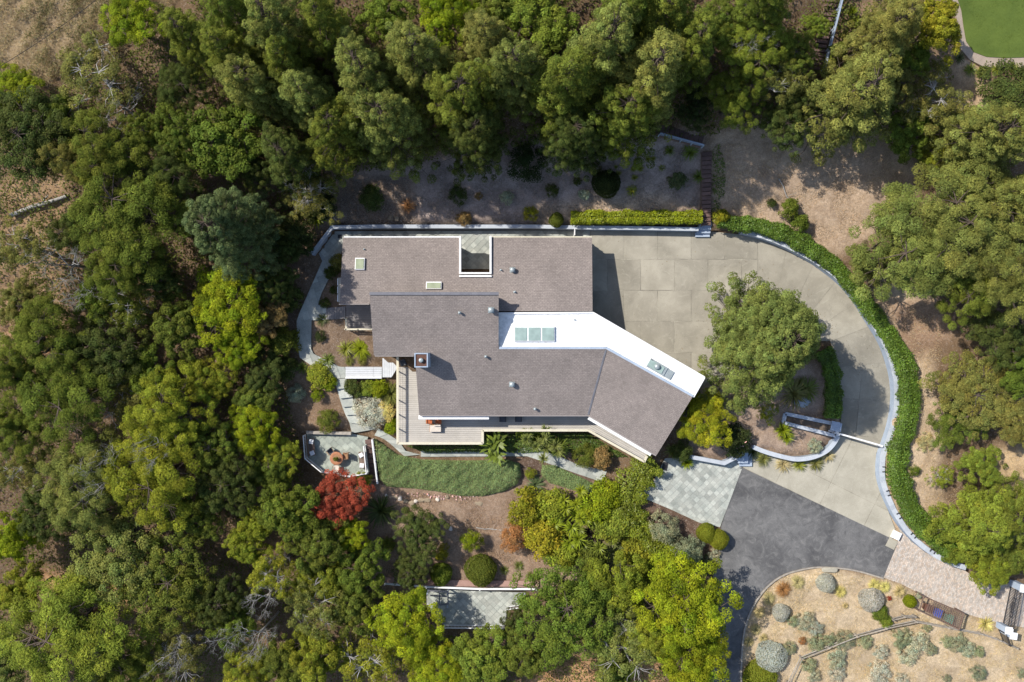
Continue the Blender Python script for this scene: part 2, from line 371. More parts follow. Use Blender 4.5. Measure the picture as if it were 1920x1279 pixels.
def lathe(name, w, prof, mat, parent=None, n=16, smooth=True):
    """prof: (radius, height) from the bottom up, standing at w"""
    V = []; F = []
    for r, z in prof:
        for i in range(n): a = 2 * math.pi * i / n; V.append((w[0] + r * math.cos(a), w[1] + r * math.sin(a), w[2] + z))
    for k in range(len(prof) - 1):
        for i in range(n): j = (i + 1) % n; F.append((k * n + i, k * n + j, (k + 1) * n + j, (k + 1) * n + i))
    F.append(tuple(range((len(prof) - 1) * n, len(prof) * n))); F.append(tuple(range(n - 1, -1, -1)))
    return mk(name, V, F, mat, parent, smooth)

# ------------------------------------------------------------------ the ground
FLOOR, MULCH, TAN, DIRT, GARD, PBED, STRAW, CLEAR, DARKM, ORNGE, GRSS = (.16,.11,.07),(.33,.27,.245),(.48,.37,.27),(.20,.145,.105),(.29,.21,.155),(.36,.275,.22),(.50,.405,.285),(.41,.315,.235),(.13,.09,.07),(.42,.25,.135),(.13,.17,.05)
ZONES = [
 ([(-500,-500),(420,-500),(330,0),(180,60),(60,160),(-500,180)], (.30,.225,.135)),
 ([(600,330),(1000,270),(1320,250),(1320,426),(600,428)], MULCH),
 ([(600,330),(780,330),(780,428),(600,428)], (.22,.165,.125)),
 ([(1000,385),(1240,365),(1310,395),(1068,425),(1000,425)], TAN),
 ([(1335,250),(1600,200),(1720,260),(1720,350),(1640,440),(1570,480),(1335,420)], CLEAR),
 ([(1650,520),(1760,560),(1750,700),(1770,800),(1760,900),(1800,1040),(1640,1040),(1640,560)], (.46,.36,.255)),
 ([(1660,560),(1760,560),(1790,640),(1700,680)], (.30,.205,.14)),
 ([(1860,840),(2100,840),(2100,1080),(1880,1000)], (.50,.37,.22)),
 ([(520,490),(640,470),(700,570),(700,690),(600,690),(560,660),(520,600)], DIRT),
 ([(530,680),(640,690),(660,815),(570,815),(535,760)], (.25,.175,.12)),
 ([(700,900),(980,900),(1130,910),(1130,1100),(700,1100)], GARD),
 ([(970,850),(1130,850),(1130,900),(970,910)], DARKM),
 ([(1170,910),(1310,970),(1350,1070),(1230,1020)], (.14,.095,.075)),
 ([(1300,690),(1440,680),(1580,700),(1575,820),(1500,860),(1290,860)], PBED),
 ([(1389,1279),(1380,1190),(1406,1140),(1433,1100),(1468,1075),(1540,1060),(1656,1083),(1830,1155),(2100,1190),(2100,1500),(1389,1500)], STRAW),
 ([(1600,0),(1780,0),(1830,160),(1800,260),(1760,300),(1560,120)], (.30,.21,.14)),
 ([(1790,100),(1860,120),(1850,230),(1790,240)], (.46,.34,.23)),
 ([(1130,1010),(1240,1030),(1260,1110),(1160,1110)], GRSS),
 ([(1000,1235),(1240,1240),(1240,1400),(960,1400)], ORNGE),
 ([(0,330),(130,330),(120,620),(-50,640)], (.33,.225,.135)),
 ([(0,600),(120,640),(60,720),(0,720)], (.36,.22,.13)),
 ([(80,1070),(140,1080),(130,1110),(70,1110)], ORNGE), ([(200,1080),(260,1080),(260,1150),(200,1130)], ORNGE),
]
NWALK = [(628,434),(1106,432),(1106,448),(925,448),(925,505),(860,505),(860,448),(650,448),(642,470),(622,512),(603,550),(596,572),(612,576),(612,600),(584,601),(583,655),(588,664),(636,688),(650,689),(650,709),(628,711),(590,690),(562,671),(557,640),(556,602),(562,586),(604,490),(598,476)]
SW = [(789,846),(960,848),(990,838),(1036,851),(1080,870),(1138,884),(1130,905),(1085,890),(1015,865),(988,856),(789,857)]
PK = [(722,1083),(800,1088),(1010,1090),(1010,1101),(800,1100),(722,1094)]
def zw(px, py):                              # the walk: level behind the house, then falling to the south west
    return float(-.5 * np.clip((py - 560) / 100, 0, 1) - .3 * np.clip((py - 655) / 50, 0, 1))
S1 = ([(627,712),(632,730),(637,748),(642,764),(648,779),(655,793),(660,813)], [(649,710),(654,728),(661,745),(665,762),(671,778),(688,798),(706,805)])
S2 = ([(702,817),(711,820),(720,824),(730,831),(739,839),(749,848),(758,856)], [(709,804),(727,814),(744,825),(753,835),(760,846),(775,850),(789,853)])
LAWN = [(1790,-20),(1803,20),(1807,50),(1812,78),(1826,98),(1850,107),(1885,109),(1960,107),(1990,-20)]
LPATH = [(1782,-20),(1793,30),(1797,60),(1800,90),(1818,112),(1845,126),(1885,128),(1960,126),(1990,-20)]
CARVE = [(LPATH, lambda x, y: g1(x, y) - .1, 6), (NWALK, zw, 5), (SW, lambda x, y: -2.45, 5), (PK, lambda x, y: -4.35, 5),
  (S1[0] + S1[1][::-1], lambda x, y: float(np.interp(y, [712, 810], [-.9, -2.5])), 5), (S2[0] + S2[1][::-1], lambda x, y: float(np.interp(x, [702, 789], [-2.3, -2.75])), 5),
  ([(683,822),(700,822),(713,905),(696,905)], lambda x, y: float(np.interp(y, [822, 905], [-2.5, -3.4])), 3), ([(640,440),(700,560),(700,660),(780,670),(790,770),(1103,770),(1230,850),(1300,745),(1110,580)], lambda x, y: -.1, 0)]
def build_ground():
    st = 9; xs = np.arange(-460, 2390, st); ys = np.arange(-440, 1730, st)
    X, Y = np.meshgrid(xs, ys); x = X.ravel().astype(float); y = Y.ravel().astype(float)
    z = np.concatenate([zrbf(x[i:i + 8000], y[i:i + 8000]) for i in range(0, len(x), 8000)])
    z = z + .10 * np.sin(x / 23 + y / 31) * np.sin(y / 17 - x / 41) + .05 * np.sin(x / 9.1) * np.sin(y / 8.3 + x / 30)
    def grow(poly, r=8):
        d = inpoly(x, y, poly)
        for a in range(8): d |= inpoly(x + r * math.cos(a * math.pi / 4), y + r * math.sin(a * math.pi / 4), poly)
        return d
    d = grow(DRIVE); z = np.where(d, zdrive(x, y) - .14, z)
    for poly, zz in FLATS: z = np.where(grow(poly, 5), zz - .14, z)
    for poly, zf, r in CARVE:
        dd = grow(poly, r); z[dd] = np.minimum(z[dd], np.array([zf(a, b) for a, b in zip(x[dd], y[dd])]) - .12)
    k = (H - z) / H; V = np.stack([(x - 960) / 20 * k, (640 - y) / 20 * k, z], -1)
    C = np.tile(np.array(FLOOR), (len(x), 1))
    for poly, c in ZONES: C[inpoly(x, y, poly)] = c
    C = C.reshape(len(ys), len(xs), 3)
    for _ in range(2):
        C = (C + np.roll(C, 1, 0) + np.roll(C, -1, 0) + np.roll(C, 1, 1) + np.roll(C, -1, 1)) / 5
    nx = len(xs); i = np.arange(len(ys) - 1)[:, None] * nx + np.arange(nx - 1)[None]
    F = np.stack([i, i + nx, i + nx + 1, i + 1], -1).reshape(-1, 4)
    me = bpy.data.meshes.new('ground'); me.from_pydata(V.tolist(), [], F.tolist())
    at = me.color_attributes.new('soil', 'FLOAT_COLOR', 'POINT')
    at.data.foreach_set('color', np.c_[C.reshape(-1, 3), np.ones(len(x))].ravel())
    me.polygons.foreach_set('use_smooth', [True] * len(me.polygons))
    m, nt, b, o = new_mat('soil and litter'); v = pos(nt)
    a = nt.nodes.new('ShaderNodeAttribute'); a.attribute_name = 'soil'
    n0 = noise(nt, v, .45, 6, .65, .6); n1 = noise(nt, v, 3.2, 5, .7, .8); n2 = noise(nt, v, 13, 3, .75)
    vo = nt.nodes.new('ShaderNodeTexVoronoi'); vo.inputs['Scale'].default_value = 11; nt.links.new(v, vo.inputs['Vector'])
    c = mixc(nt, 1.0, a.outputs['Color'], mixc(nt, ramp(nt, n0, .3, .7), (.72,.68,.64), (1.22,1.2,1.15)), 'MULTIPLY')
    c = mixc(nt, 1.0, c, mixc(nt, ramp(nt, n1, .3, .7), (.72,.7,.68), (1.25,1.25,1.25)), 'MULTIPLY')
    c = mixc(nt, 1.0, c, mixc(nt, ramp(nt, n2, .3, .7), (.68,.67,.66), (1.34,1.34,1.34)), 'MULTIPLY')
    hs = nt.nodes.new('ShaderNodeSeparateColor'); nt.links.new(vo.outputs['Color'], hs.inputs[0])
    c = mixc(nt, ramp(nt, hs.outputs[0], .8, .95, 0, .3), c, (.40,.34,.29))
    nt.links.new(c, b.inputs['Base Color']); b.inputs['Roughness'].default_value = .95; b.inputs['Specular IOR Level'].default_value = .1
    bump(nt, b, n2, .8, .08)
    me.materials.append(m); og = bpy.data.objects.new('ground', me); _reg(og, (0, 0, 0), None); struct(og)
    tag(og, 'hillside soil with bark mulch, dry grass and forest litter', 'ground'); del og['category']
build_ground()

ZD = lambda x, y: float(zdrive(x, y))
# ------------------------------------------------------------------ the drive
LOWC = [(1560,640)] + [p for p in WALL_IN if 640 < p[1] < 985] + [(1683,1004),(1672,1012),(1394,878),(1388,872),(1406,846),(1428,849),(1473,861),(1492,863),(1520,859),(1546,847),(1560,831),(1569,818),(1576,795),(1580,760),(1578,735),(1566,690)]
drv = struct(sheet('driveway', COURT, ZD, -.02, JOINT)); tag(drv, 'exposed aggregate concrete forecourt in large slabs beside the house', 'driveway'); del drv['category']
ring_out = [p for p in WALL_IN if p[1] < 660]
ARC = [(1420,545),(1470,552),(1512,570),(1545,605),(1565,645),(1570,660)]
inner = COURT[:3] + [(1412,446),(1420,449)] + ARC[:1] + [(1440,546),(1470,552),(1512,570),(1545,605),(1556,636),(1530,640)] + COURT[COURT.index((1530,640)) + 1:]
tiles('concrete_slab', cells(inner, 63, 58, 0, (1107, 429), .5, 1.1, 30), ZD, 0, CONC, drv, .1, .002)
ro = smooth_path([(1420,449)] + [p for p in WALL_IN if 455 <= p[1] <= 700], 61); ri = smooth_path([(1420,545),(1440,546),(1470,552),(1512,570),(1545,605),(1556,636),(1566,690)], 61)
cuts = [0, 10, 20, 29, 38, 47, 60]
for a, b in zip(cuts[:-1], cuts[1:]):
    o_ = [tuple(ro[k] + (ri[k] - ro[k]) * .006) for k in range(a, b + 1)]; i_ = [tuple(ri[k] + (ro[k] - ri[k]) * .012) for k in range(a, b + 1)]
    e = .12
    o_[0] = tuple(ro[a] * (1 - e) + ro[a + 1] * e); i_[0] = tuple(ri[a] * (1 - e) + ri[a + 1] * e)
    t = [P(p[0], p[1], ZD(*p) + random.uniform(0, .003)) for p in o_ + i_[::-1]]
    # a ruled strip, so the slab can follow the ramp
    n = len(o_); V = []; F = []
    for p, q in zip(o_, i_):
        for s in (0, .5, 1):
            r = (p[0] + (q[0] - p[0]) * s, p[1] + (q[1] - p[1]) * s); V.append(P(*r, ZD(*r)))
    for k in range(n - 1):
        for s in (0, 1): F.append((3 * k + s, 3 * k + s + 1, 3 * k + s + 4, 3 * k + s + 3)[::-1])
    mk('concrete_slab', V, F, CONC, drv)
ramp_ = struct(sheet('driveway_ramp', [(1566,690)] + [tuple(p) for p in ro[-1:]] + [p for p in LOWC if p[1] > 700 and p[0] > 1640] + LOWC[LOWC.index((1683,1004)) + 1:], ZD, -.02, JOINT)); ramp_['label'] = 'pale concrete ramp curving down inside the white wall'
rp = [(1566,691), (1663,691)] + [p for p in WALL_IN if 700 < p[1] < 820] + [(1652,836),(1570,815),(1576,795),(1580,760),(1578,735)]
tiles('concrete_slab', cells(rp, 58, 68, .1, (1560, 676), 0, .8, 30), ZD, .0, CONC, ramp_, .1, .001)
lp = [(1569,817),(1650,838)] + [p for p in WALL_IN if 845 < p[1] < 985] + [(1681,1000),(1672,1011),(1396,878),(1390,872),(1406,847),(1428,850),(1473,862),(1492,864),(1520,860),(1546,848),(1560,832)]
tiles('concrete_slab', cells(lp, 92, 95, .46, (1600, 820), 0, .7, 30), ZD, .0, CONC2, ramp_, .1, .001)
ASPHP = [(1389,876),(1673,1011),(1678,1031),(1656,1085),(1600,1068),(1540,1063),(1512,1066),(1468,1077),(1433,1104),(1406,1145),(1391,1197),(1389,1290),(1389,1420),(1325,1420),(1337,1290),(1337,1080),(1347,1046),(1352,989)]
asp = struct(sheet('asphalt_drive', ASPHP, ZD, .0, ASPH)); asp['label'] = 'dark worn asphalt drive turning down past the round dry island'
PAVE = [(1657,1084),(1678,1031),(1689,1001)] + WALL_IN[-5:] + [(1830,1085),(1910,1097),(1990,1099),(1980,1188),(1880,1170),(1833,1158),(1810,1151),(1729,1116),(1691,1096)]
pav = struct(sheet('paved_drive', PAVE, ZD, -.02, JOINT)); pav['label'] = 'pinkish brick paved drive leading to the iron gate'
def joined_bricks():
    cs = cells(PAVE, 4.6, 2.7, 1.99, (1660, 1060), .5, .35, 2)
    V = []; F = []; C = []
    for c in cs:
        t = tile_prism(c, ZD, .0, .05, .004); n = len(t); i0 = len(V)
        if sum(t[i][0] * t[(i + 1) % n][1] - t[(i + 1) % n][0] * t[i][1] for i in range(n)) < 0: t = t[::-1]
        V += t + [p - Vector((0, 0, .03)) for p in t]; F.append(tuple(range(i0, i0 + n)))
        for i in range(n): j = (i + 1) % n; F.append((i0 + i, i0 + n + i, i0 + n + j, i0 + j))
        s = random.uniform(.8, 1.18); h = random.uniform(.94, 1.06); C += [(s * h, s, s / h, 1)] * (2 * n)
    o = mk('brick_pavers', V, F, BRICK, pav); stuff(o)
    at = o.data.color_attributes.new('tint', 'FLOAT_COLOR', 'POINT'); at.data.foreach_set('color', np.array(C, float).ravel())
    nt = BRICK.node_tree; b = [n for n in nt.nodes if n.type == 'BSDF_PRINCIPLED'][0]; l = b.inputs['Base Color'].links[0].from_socket
    a = nt.nodes.new('ShaderNodeAttribute'); a.attribute_name = 'tint'
    nt.links.new(mixc(nt, 1.0, l, a.outputs['Color'], 'MULTIPLY'), b.inputs['Base Color'])
joined_bricks()
kb = smooth_path([(1389,1290),(1391,1197),(1406,1145),(1433,1104),(1468,1077),(1512,1066),(1540,1063),(1600,1068),(1656,1085)], 40)
kw = [P(p[0], p[1], ZD(*p)) for p in kb]
krb = struct(ribbon('kerb', [(w.x, w.y) for w in kw], .14, [w.z + .1 for w in kw], [w.z - .2 for w in kw], WEATH, None)); krb['label'] = 'low kerb round the dry island'
# slate entrance court
ENT = [(1184,925),(1225,905),(1247,860),(1290,857),(1353,868),(1388,852),(1392,872),(1391,880),(1350,989),(1312,981),(1256,955)]
ent = struct(sheet('slate_entrance_court', ENT, ZD, -.01, SLATEB)); ent['label'] = 'blue grey slate entrance court laid in diagonal squares'
ent_in = [(1192,924),(1228,906),(1249,863),(1290,861),(1353,872),(1386,857),(1386,880),(1347,983),(1313,976),(1258,950)]
tiles('slate_tile', cells(ent_in, 8.8, 8.8, math.radians(45), (1300, 900), 0, .8, 8), ZD, .012, SLATE, ent, .05, .006)
tiles('border_stone', cells([(1184,925),(1192,924),(1258,950),(1313,976),(1347,983),(1386,880),(1391,880),(1350,989),(1312,981),(1256,955)], 14, 14, .4, (1300, 900), 0, .6, 6), ZD, .014, SLATE, ent, .05, .004)
d_ = box('drain_cover', P(1247, 875, ZD(1247, 875) + .02), (.5, .8, .06), IRON, ent, -.2)
st_ = thing('entrance_steps', 'blue painted steps at the corner of the slate entrance court', 'steps', G(1392, 860))
for i in range(3): box('step', P(1398 - i * 6, 862 - i * 4, ZD(1392, 860) + .1 + i * .17), (1.2 - i * .25, 1.3 - i * .2, .2 + i * .34), STUC, st_)

# ------------------------------------------------------------------ slate walks, steps and terraces
nw = struct(sheet('slate_walk', NWALK, zw, .02, SLATEB)); nw['label'] = 'green grey slate walk wrapping the back and west end of the house'
tiles('slate_tile', cells([(628,435),(1106,433),(1106,447),(925,447),(925,505),(860,505),(860,447),(650,447),(640,470),(607,483),(600,476)], 9.5, 9.5, math.radians(45), (700, 440), 0, .6, 10), zw, .05, SLATE, nw, .05, .006)
tiles('slate_flag', cells([(640,470),(622,512),(603,550),(596,572),(612,576),(612,600),(584,601),(583,655),(588,664),(636,688),(650,689),(650,709),(628,711),(590,690),(562,671),(557,640),(556,602),(562,586),(605,490),(610,482)], 17, 13, 1.2, (600, 500), .5, .5, 14), zw, .05, SLATE, nw, .05, .006)
box('drain_cover', P(637, 444, .09), (.35, .35, .05), IRON, nw)
def step_run(name, label, L, R, z0, z1, mat, riser=True):
    """flight of flags between two edge lines"""
    t = thing(name, label, 'steps', P((L[0][0] + R[0][0]) / 2, (L[0][1] + R[0][1]) / 2, z0 - .3))
    n = len(L) - 1
    for i in range(n):
        z = z0 + (z1 - z0) * i / max(1, n - 1); q = [L[i], R[i], R[i + 1], L[i + 1]]
        top = [P(*p, z) for p in q]; prism('step', top, z - .5, mat, t)
    return t
step_run('slate_steps', 'slate steps winding down from the white bridge to the round table terrace',
    S1[0], S1[1], -.85, -2.3, SLATE)
step_run('slate_steps', 'slate steps descending below the deck corner beside the juniper bank',
    S2[0], S2[1], -2.25, -2.6, SLATE)
TER = FLATS[0][0]
ter = struct(sheet('slate_terrace', TER, lambda x, y: -2.35, .02, SLATEB, step=40)); ter['label'] = 'small slate terrace with the round table below the west walk'
tiles('slate_flag', cells(TER, 13, 11, .75, (620, 850), .5, .45, 10), lambda x, y: -2.35, .05, SLATED, ter, .05, .005)
LOWT = FLATS[1][0]
lt = struct(sheet('lower_terrace', LOWT, lambda x, y: -4.9, .02, SLATEB, step=40)); lt['label'] = 'lower slate terrace hidden among the trees at the bottom'
tiles('slate_tile', cells(LOWT, 9, 9, math.radians(45), (900, 1140), 0, .6, 10), lambda x, y: -4.9, .05, SLATE, lt, .05, .006)
zs = lambda x, y: g1(x, y)
sw = struct(sheet('garden_walk', SW, lambda x, y: -2.45, .03, SLATEB)); sw['label'] = 'slate garden walk below the south deck'
tiles('slate_flag', cells(SW, 18, 11, .35, (1000, 850), .5, .5, 14), lambda x, y: -2.45, .06, SLATE, sw, .05, .006)
pk = struct(sheet('gravel_path', PK, lambda x, y: -4.35, .05, PINKW)); pk['label'] = 'pinkish gravel path above the lower terrace'

# ------------------------------------------------------------------ the house
zB = lambda py, zr=6.4, s=.40: (zr - s * (4.5 * (H - zr) / H) + s * (640 - py) / 20) / (1 + s * (640 - py) / 20 / H)
def zA(py): y0 = 9.7 * (H - 2.9) / H; s = -.22; c = (640 - py) / 20; return (2.9 - s * y0 + s * c) / (1 + s * c / H)
ZW = 4.25
hs = thing('house', 'low modern house with brown shingle sheds, white flat roof and angled wing', 'house', P(930, 610, -.1))
A_ = [(643,446),(862,446),(862,519),(921,519),(921,446),(1110,446),(1111,584),(935,584),(935,571),(637,572)]
slab('shingle_roof', [(x, y, zA(y)) for x, y in A_], .22, SH0, hs)
B_ = [(693,550),(935,550),(935,655),(1137,655),(1103,779),(786,779),(778,667),(701,667)]
rB = slab('shingle_roof', [(x, y, zB(y)) for x, y in B_], .24, SH0, hs)
C_ = [(1137,655,zB(655)),(1299,744,zB(655) - .0),(1231,854,zB(779)),(1103,779,zB(779))]
rC = slab('shingle_roof', C_, .24, SH1, hs)
Wp = [(935,587),(1112,586),(1322,708),(1300,746),(1137,655),(935,655)]
slab('flat_roof', [(x, y, ZW) for x, y in Wp], .3, WROOF, hs)
def edge(name, pts, w, h, mat, par=hs):
    for a, b in zip(pts[:-1], pts[1:]): bar(name, P(*a), P(*b), w, h, mat, par)
edge('parapet', [(935,588,ZW + .06),(1112,587,ZW + .06),(1321,708,ZW + .06),(1300,745,ZW + .06)], .16, .18, WHITE)
edge('roof_kerb', [(1299,743,ZW + .1),(1137,653,ZW + .1),(936,653,ZW + .1)], .22, .26, STUC)
SEAM = M('membrane lap', (.70,.70,.69), (.62,.62,.61), 3, 12, .6, 0, .05)
for a_, b_ in (((1010,590),(1010,651)),((1085,590),(1085,651)),((1160,617),(1140,651)),((1215,648),(1192,682)),((1268,679),(1246,712))): edge('membrane_seam', [(*a_, ZW + .004), (*b_, ZW + .004)], .05, .012, SEAM)
edge('hip_flashing', [(1136,657,zB(657) + .03),(1103,778,zB(778) + .03)], .16, .05, FLASH)
edge('ridge_cap', [(693,551,zB(551) + .03),(935,551,zB(551) + .03)], .25, .06, FLASH)
edge('gutter', [(645,445,zA(446) - .05),(862,445,zA(446) - .05)], .12, .12, WHITE); edge('gutter', [(922,445,zA(446) - .05),(1110,445,zA(446) - .05)], .12, .12, CREAM)
edge('gutter', [(788,780,zB(779) - .1),(1103,780,zB(779) - .1),(1230,855,zB(779) - .1)], .12, .12, FASC)
edge('gutter', [(703,668,zB(667) - .1),(776,668,zB(667) - .1)], .12, .12, FASC)
edge('fascia', [(636,571,zA(572) - .05),(693,571,zA(572) - .05)], .1, .26, FASC)
edge('courtyard_trim', [(863,444,zA(446) + .08),(863,514,zA(514) + .08)], .18, .3, WHITE); edge('courtyard_trim', [(920,444,zA(446) + .08),(920,514,zA(514) + .08)], .18, .3, WHITE)
edge('courtyard_trim', [(861,513,zA(514) + .08),(922,513,zA(514) + .08)], .16, .26, WHITE); edge('courtyard_trim', [(861,518.5,zA(514) + .1),(922,518.5,zA(514) + .1)], .16, .3, WHITE)
edge('sun_beam', [(785,783,1.6),(917,783,1.6)], .38, .22, WHITE); edge('sun_beam', [(1104,783,1.6),(1221,852,1.6)], .42, .22, WHITE)
def wallp(pts, zf, zb): prism('wall', [P(x, y, zf(y) - .26) for x, y in pts], zb, WALLM, hs)
wallp([(655,458),(861,458),(861,568),(655,568)], zA, -.6); wallp([(862,521),(921,521),(921,569),(862,569)], zA, -.6); wallp([(922,454),(1104,454),(1104,582),(922,582)], zA, -.6)
wallp([(707,556),(933,556),(933,664),(707,664)], zB, -1.5); wallp([(793,665),(1130,665),(1103,764),(793,764)], zB, -2.6)
prism('wall', [P(937, 590, ZW - .31), P(1110, 590, ZW - .31), P(1310, 706, ZW - .31), P(1295, 740, ZW - .31), P(1137, 652, ZW - .31), P(937, 652, ZW - .31)], -2.6, WALLM, hs)
prism('wall', [P(1139, 660, zB(660) - .3), P(1290, 745, zB(660) - .3), P(1222, 838, zB(764) - .3), P(1108, 764, zB(764) - .3)], -2.6, WALLM, hs)
# windows and doors
def window(x, y, z, sx, sy, sz, par=hs, gl=DGLASS, nm='window', fr=WHITE):
    f = thing_part(nm, P(x, y, z), par)
    box('frame', P(x, y, z), (sx, sy, sz), fr, f); box('pane', P(x, y, z), (max(.03, sx - .16) if sx > .3 else sx + .03, max(.03, sy - .16) if sy > .3 else sy + .03, sz - .16), gl, f)
def thing_part(name, w, par):
    o = bpy.data.objects.new(name, None); o.empty_display_size = .2; return _reg(o, w, par)
box('bay_window_box', P(644, 545, 2.1), (.7, 2.2, 1.5), WALLM, hs)
for yy in (530, 545, 560): window(636.5, yy, 2.2, .12, .62, 1.3)
for yy in (470, 495): window(861.5, yy, 1.3, .16, .7, 2.0)
for i in range(5): window(815 + i * 58, 764.2, -.1 + .6, 2.0, .12, 2.1)
for yy in (478, 540):
    gd = thing_part('garage_door', P(1104.3, yy, 1.0), hs)
    for k in range(4): box('door_panel', P(1104.3, yy, .35 + k * .55), (.12, 2.4, .52), WHITE, gd)
for i in range(4): window(720 + i * 62, 555.2, 5.0, 2.2, .12, .8)
window(1270, 760, 1.2, .14, 1.6, 1.4)
# skylights, vents, chimney
def skylight(x0, y0, x1, y1, zf, n, gl, h=.22):
    cx, cy = (x0 + x1) / 2, (y0 + y1) / 2; z = zf(cy); a = P(x0, y0, z); b = P(x1, y1, z); sx = b.x - a.x; sy = a.y - b.y
    s = thing_part('skylight', P(cx, cy, z), hs); sl = (zf(y1) - zf(y0)) / (a.y - b.y)
    q = Quaternion((1, 0, 0), math.atan(-sl)); c = P(cx, cy, z + h / 2)
    box('kerb_frame', c, (sx, sy, h), WHITE, s, rot=q)
    for i in range(n):
        w = sx / n; box('pane', c + Vector(((i + .5) * w - sx / 2, 0, h / 2 + .02)), (w - .14, sy - .16, .06), gl, s, rot=q)
skylight(666, 484, 684, 507, zA, 1, GLASSG); skylight(799, 529, 828, 543, zA, 1, GLASSG); skylight(964, 613, 1040, 641, lambda y: ZW, 3, GLASS)
def vent(x, y, zf, r, h, cap=True):
    z = zf(y) - .02; v = thing_part('roof_vent', P(x, y, z), hs); w = P(x, y, z)
    box('flashing', w + Vector((0, 0, .03)), (r * 3.2, r * 3, .05), METAL, v, rot=Quaternion((1, 0, 0), -math.atan(-.3 if zf is not zA else .22) * (0 if zf(600) == zf(640) else 1)))
    lathe('pipe', w, [(r, 0), (r, h), (r * .8, h + .02)], METAL, v, 12)
    if cap: lathe('cap', w + Vector((0, 0, h)), [(r * 1.6, 0), (r * 1.5, .1), (r * .6, .18)], METAL, v, 12)
vent(961, 507, zA, .16, .35); vent(939, 507, zA, .06, .3, False); vent(965, 548, zA, .07, .3, False); vent(683, 468, zA, .05, .25, False)
vent(921, 582, zB, .17, .4); vent(862, 587, zB, .08, .3); vent(911, 669, zB, .08, .3); vent(960, 721, zB, .16, .35); vent(1003, 767, zB, .08, .3)
vent(1077, 600, lambda y: ZW, .05, .2, False)
ru = thing_part('roof_fan_unit', P(1238, 692, ZW), hs); a30 = math.radians(-30.2)
box('curb', P(1232, 689, ZW + .1), (1.75, .85, .22), METAL, ru, a30); box('lid', P(1230, 688, ZW + .24), (1.45, .62, .08), GLASS, ru, a30)
box('panel', P(1254, 702, ZW + .06), (.7, .8, .12), METAL, ru, a30); box('dark_end', P(1219, 681, ZW + .23), (.22, .7, .06), FLASH, ru, a30)
lathe('fan_dome', P(1232, 688, ZW + .28), [(.27, 0), (.27, .12), (.2, .24), (.06, .28)], METAL, ru, 16)
zc0 = zB(680) - .4; ch = thing_part('chimney', P(793, 676, zc0), hs)
cw = P(790, 676, zB(676) + 2.0)
prism('stack', [cw + Vector((sx * .58, sy * .62, 0)) for sx, sy in ((-1, -1), (1, -1), (1, 1), (-1, 1))], zc0, STUC, ch)
for sx, sy, a, b in ((-1, 0, .1, 1.24), (1, 0, .1, 1.24), (0, -1, .96, .1), (0, 1, .96, .1)):
    box('cap_rim', cw + Vector((sx * .53, sy * .57, .06)), (a, b, .12), STUC, ch)
box('crown', cw + Vector((0, 0, .012)), (.94, 1.02, .03), M('chimney crown', (.11,.055,.04)), ch); lathe('flue', cw + Vector((0, 0, .02)), [(.2, 0), (.2, .3), (.12, .34)], METAL, ch, 14)

# ------------------------------------------------------------------ decks and the bridge
def boards(t, region, z, pitch, ang, mat, th=.05):
    for c in cells(region, 4000, pitch, ang, (700, 500), 0, .35, 3):
        tp = [P(p[0], p[1], z) for p in c]
        prism('deck_board', tp, z - th, mat, t)
ZDK = -.45
dk = thing('south_deck', 'long grey timber deck with cream rail along the south side of the house', 'deck', P(830, 800, -2.2))
boards(dk, [(746,672),(786,672),(795,764),(1103,764),(1108,768),(1103,806),(905,806),(905,831),(746,831)], ZDK, 3.6, 0, GREY)
boards(dk, [(1108,768),(1222,842),(1208,865),(1103,806)], ZDK, 3.6, math.atan2(59, 105), GREY)
rail_pts = [(745.5,670),(745.5,832),(905,832),(905,807.5),(1103,807.5),(1208,866),(1213,856)]
for (a, b) in zip(rail_pts[:-1], rail_pts[1:]):
    bar('rail_cap', P(*a, ZDK + .95), P(*b, ZDK + .95), .22, .06, CREAM, dk)
    bar('rim_joist', P(*a, ZDK - .12), P(*b, ZDK - .12), .1, .34, CREAM, dk)
    L = math.dist(a, b); n = max(1, int(L / 27))
    for i in range(n + 1):
        s = i / n; p = (a[0] + (b[0] - a[0]) * s, a[1] + (b[1] - a[1]) * s)
        w = P(*p, ZDK + .45); box('rail_post', w, (.09, .09, .95), CREAM, dk)
        if i < n:
            q = (a[0] + (b[0] - a[0]) * (s + 1 / n), a[1] + (b[1] - a[1]) * (s + 1 / n))
            for hz in (.25, .5, .75): bar('rail_wire', P(*p, ZDK + hz), P(*q, ZDK + hz), .012, .012, METAL, dk)
for p in ((750, 680), (750, 760), (750, 828), (830, 828), (900, 828), (980, 804), (1060, 804), (1150, 830), (1200, 858)):
    w = P(*p, ZDK - .06); zb = ground_under(w) - .2; box('deck_post', (w.x, w.y, (w.z + zb) / 2 - .03), (.15, .15, w.z - zb - .06), WEATH, dk)
br = thing('white_footbridge', 'white painted footbridge from the slate walk to the deck', 'footbridge', P(690, 698, -1.2))
boards(br, [(648,688.5),(716,688.5),(716,708),(648,708)], -.55, 3.4, 0, BRIDGE); boards(br, [(717,672),(744,672),(744,692),(734,708),(717,708)], -.5, 3.4, math.pi / 2, BRIDGE)
bar('kerb_rail', P(648, 709, -.45), P(716, 709, -.45), .14, .2, WHITE, br)
for p in ((652, 706), (684, 706), (712, 706), (740, 690)):
    w = P(*p, -.6); zb = ground_under(w) - .2; box('bridge_post', (w.x, w.y, (w.z + zb) / 2 - .01), (.14, .14, w.z - zb), WHITE, br)
ud = thing('west_deck', 'small grey deck tucked under the west roof edge with cream rail', 'deck', P(665, 600, -.6))
boards(ud, [(611,578),(648,575),(648,598),(611,600)], -.05, 3.3, math.pi / 2, GREY2); boards(ud, [(649,573),(708,573),(708,617),(649,617)], -.02, 3.3, 0, GREY2)
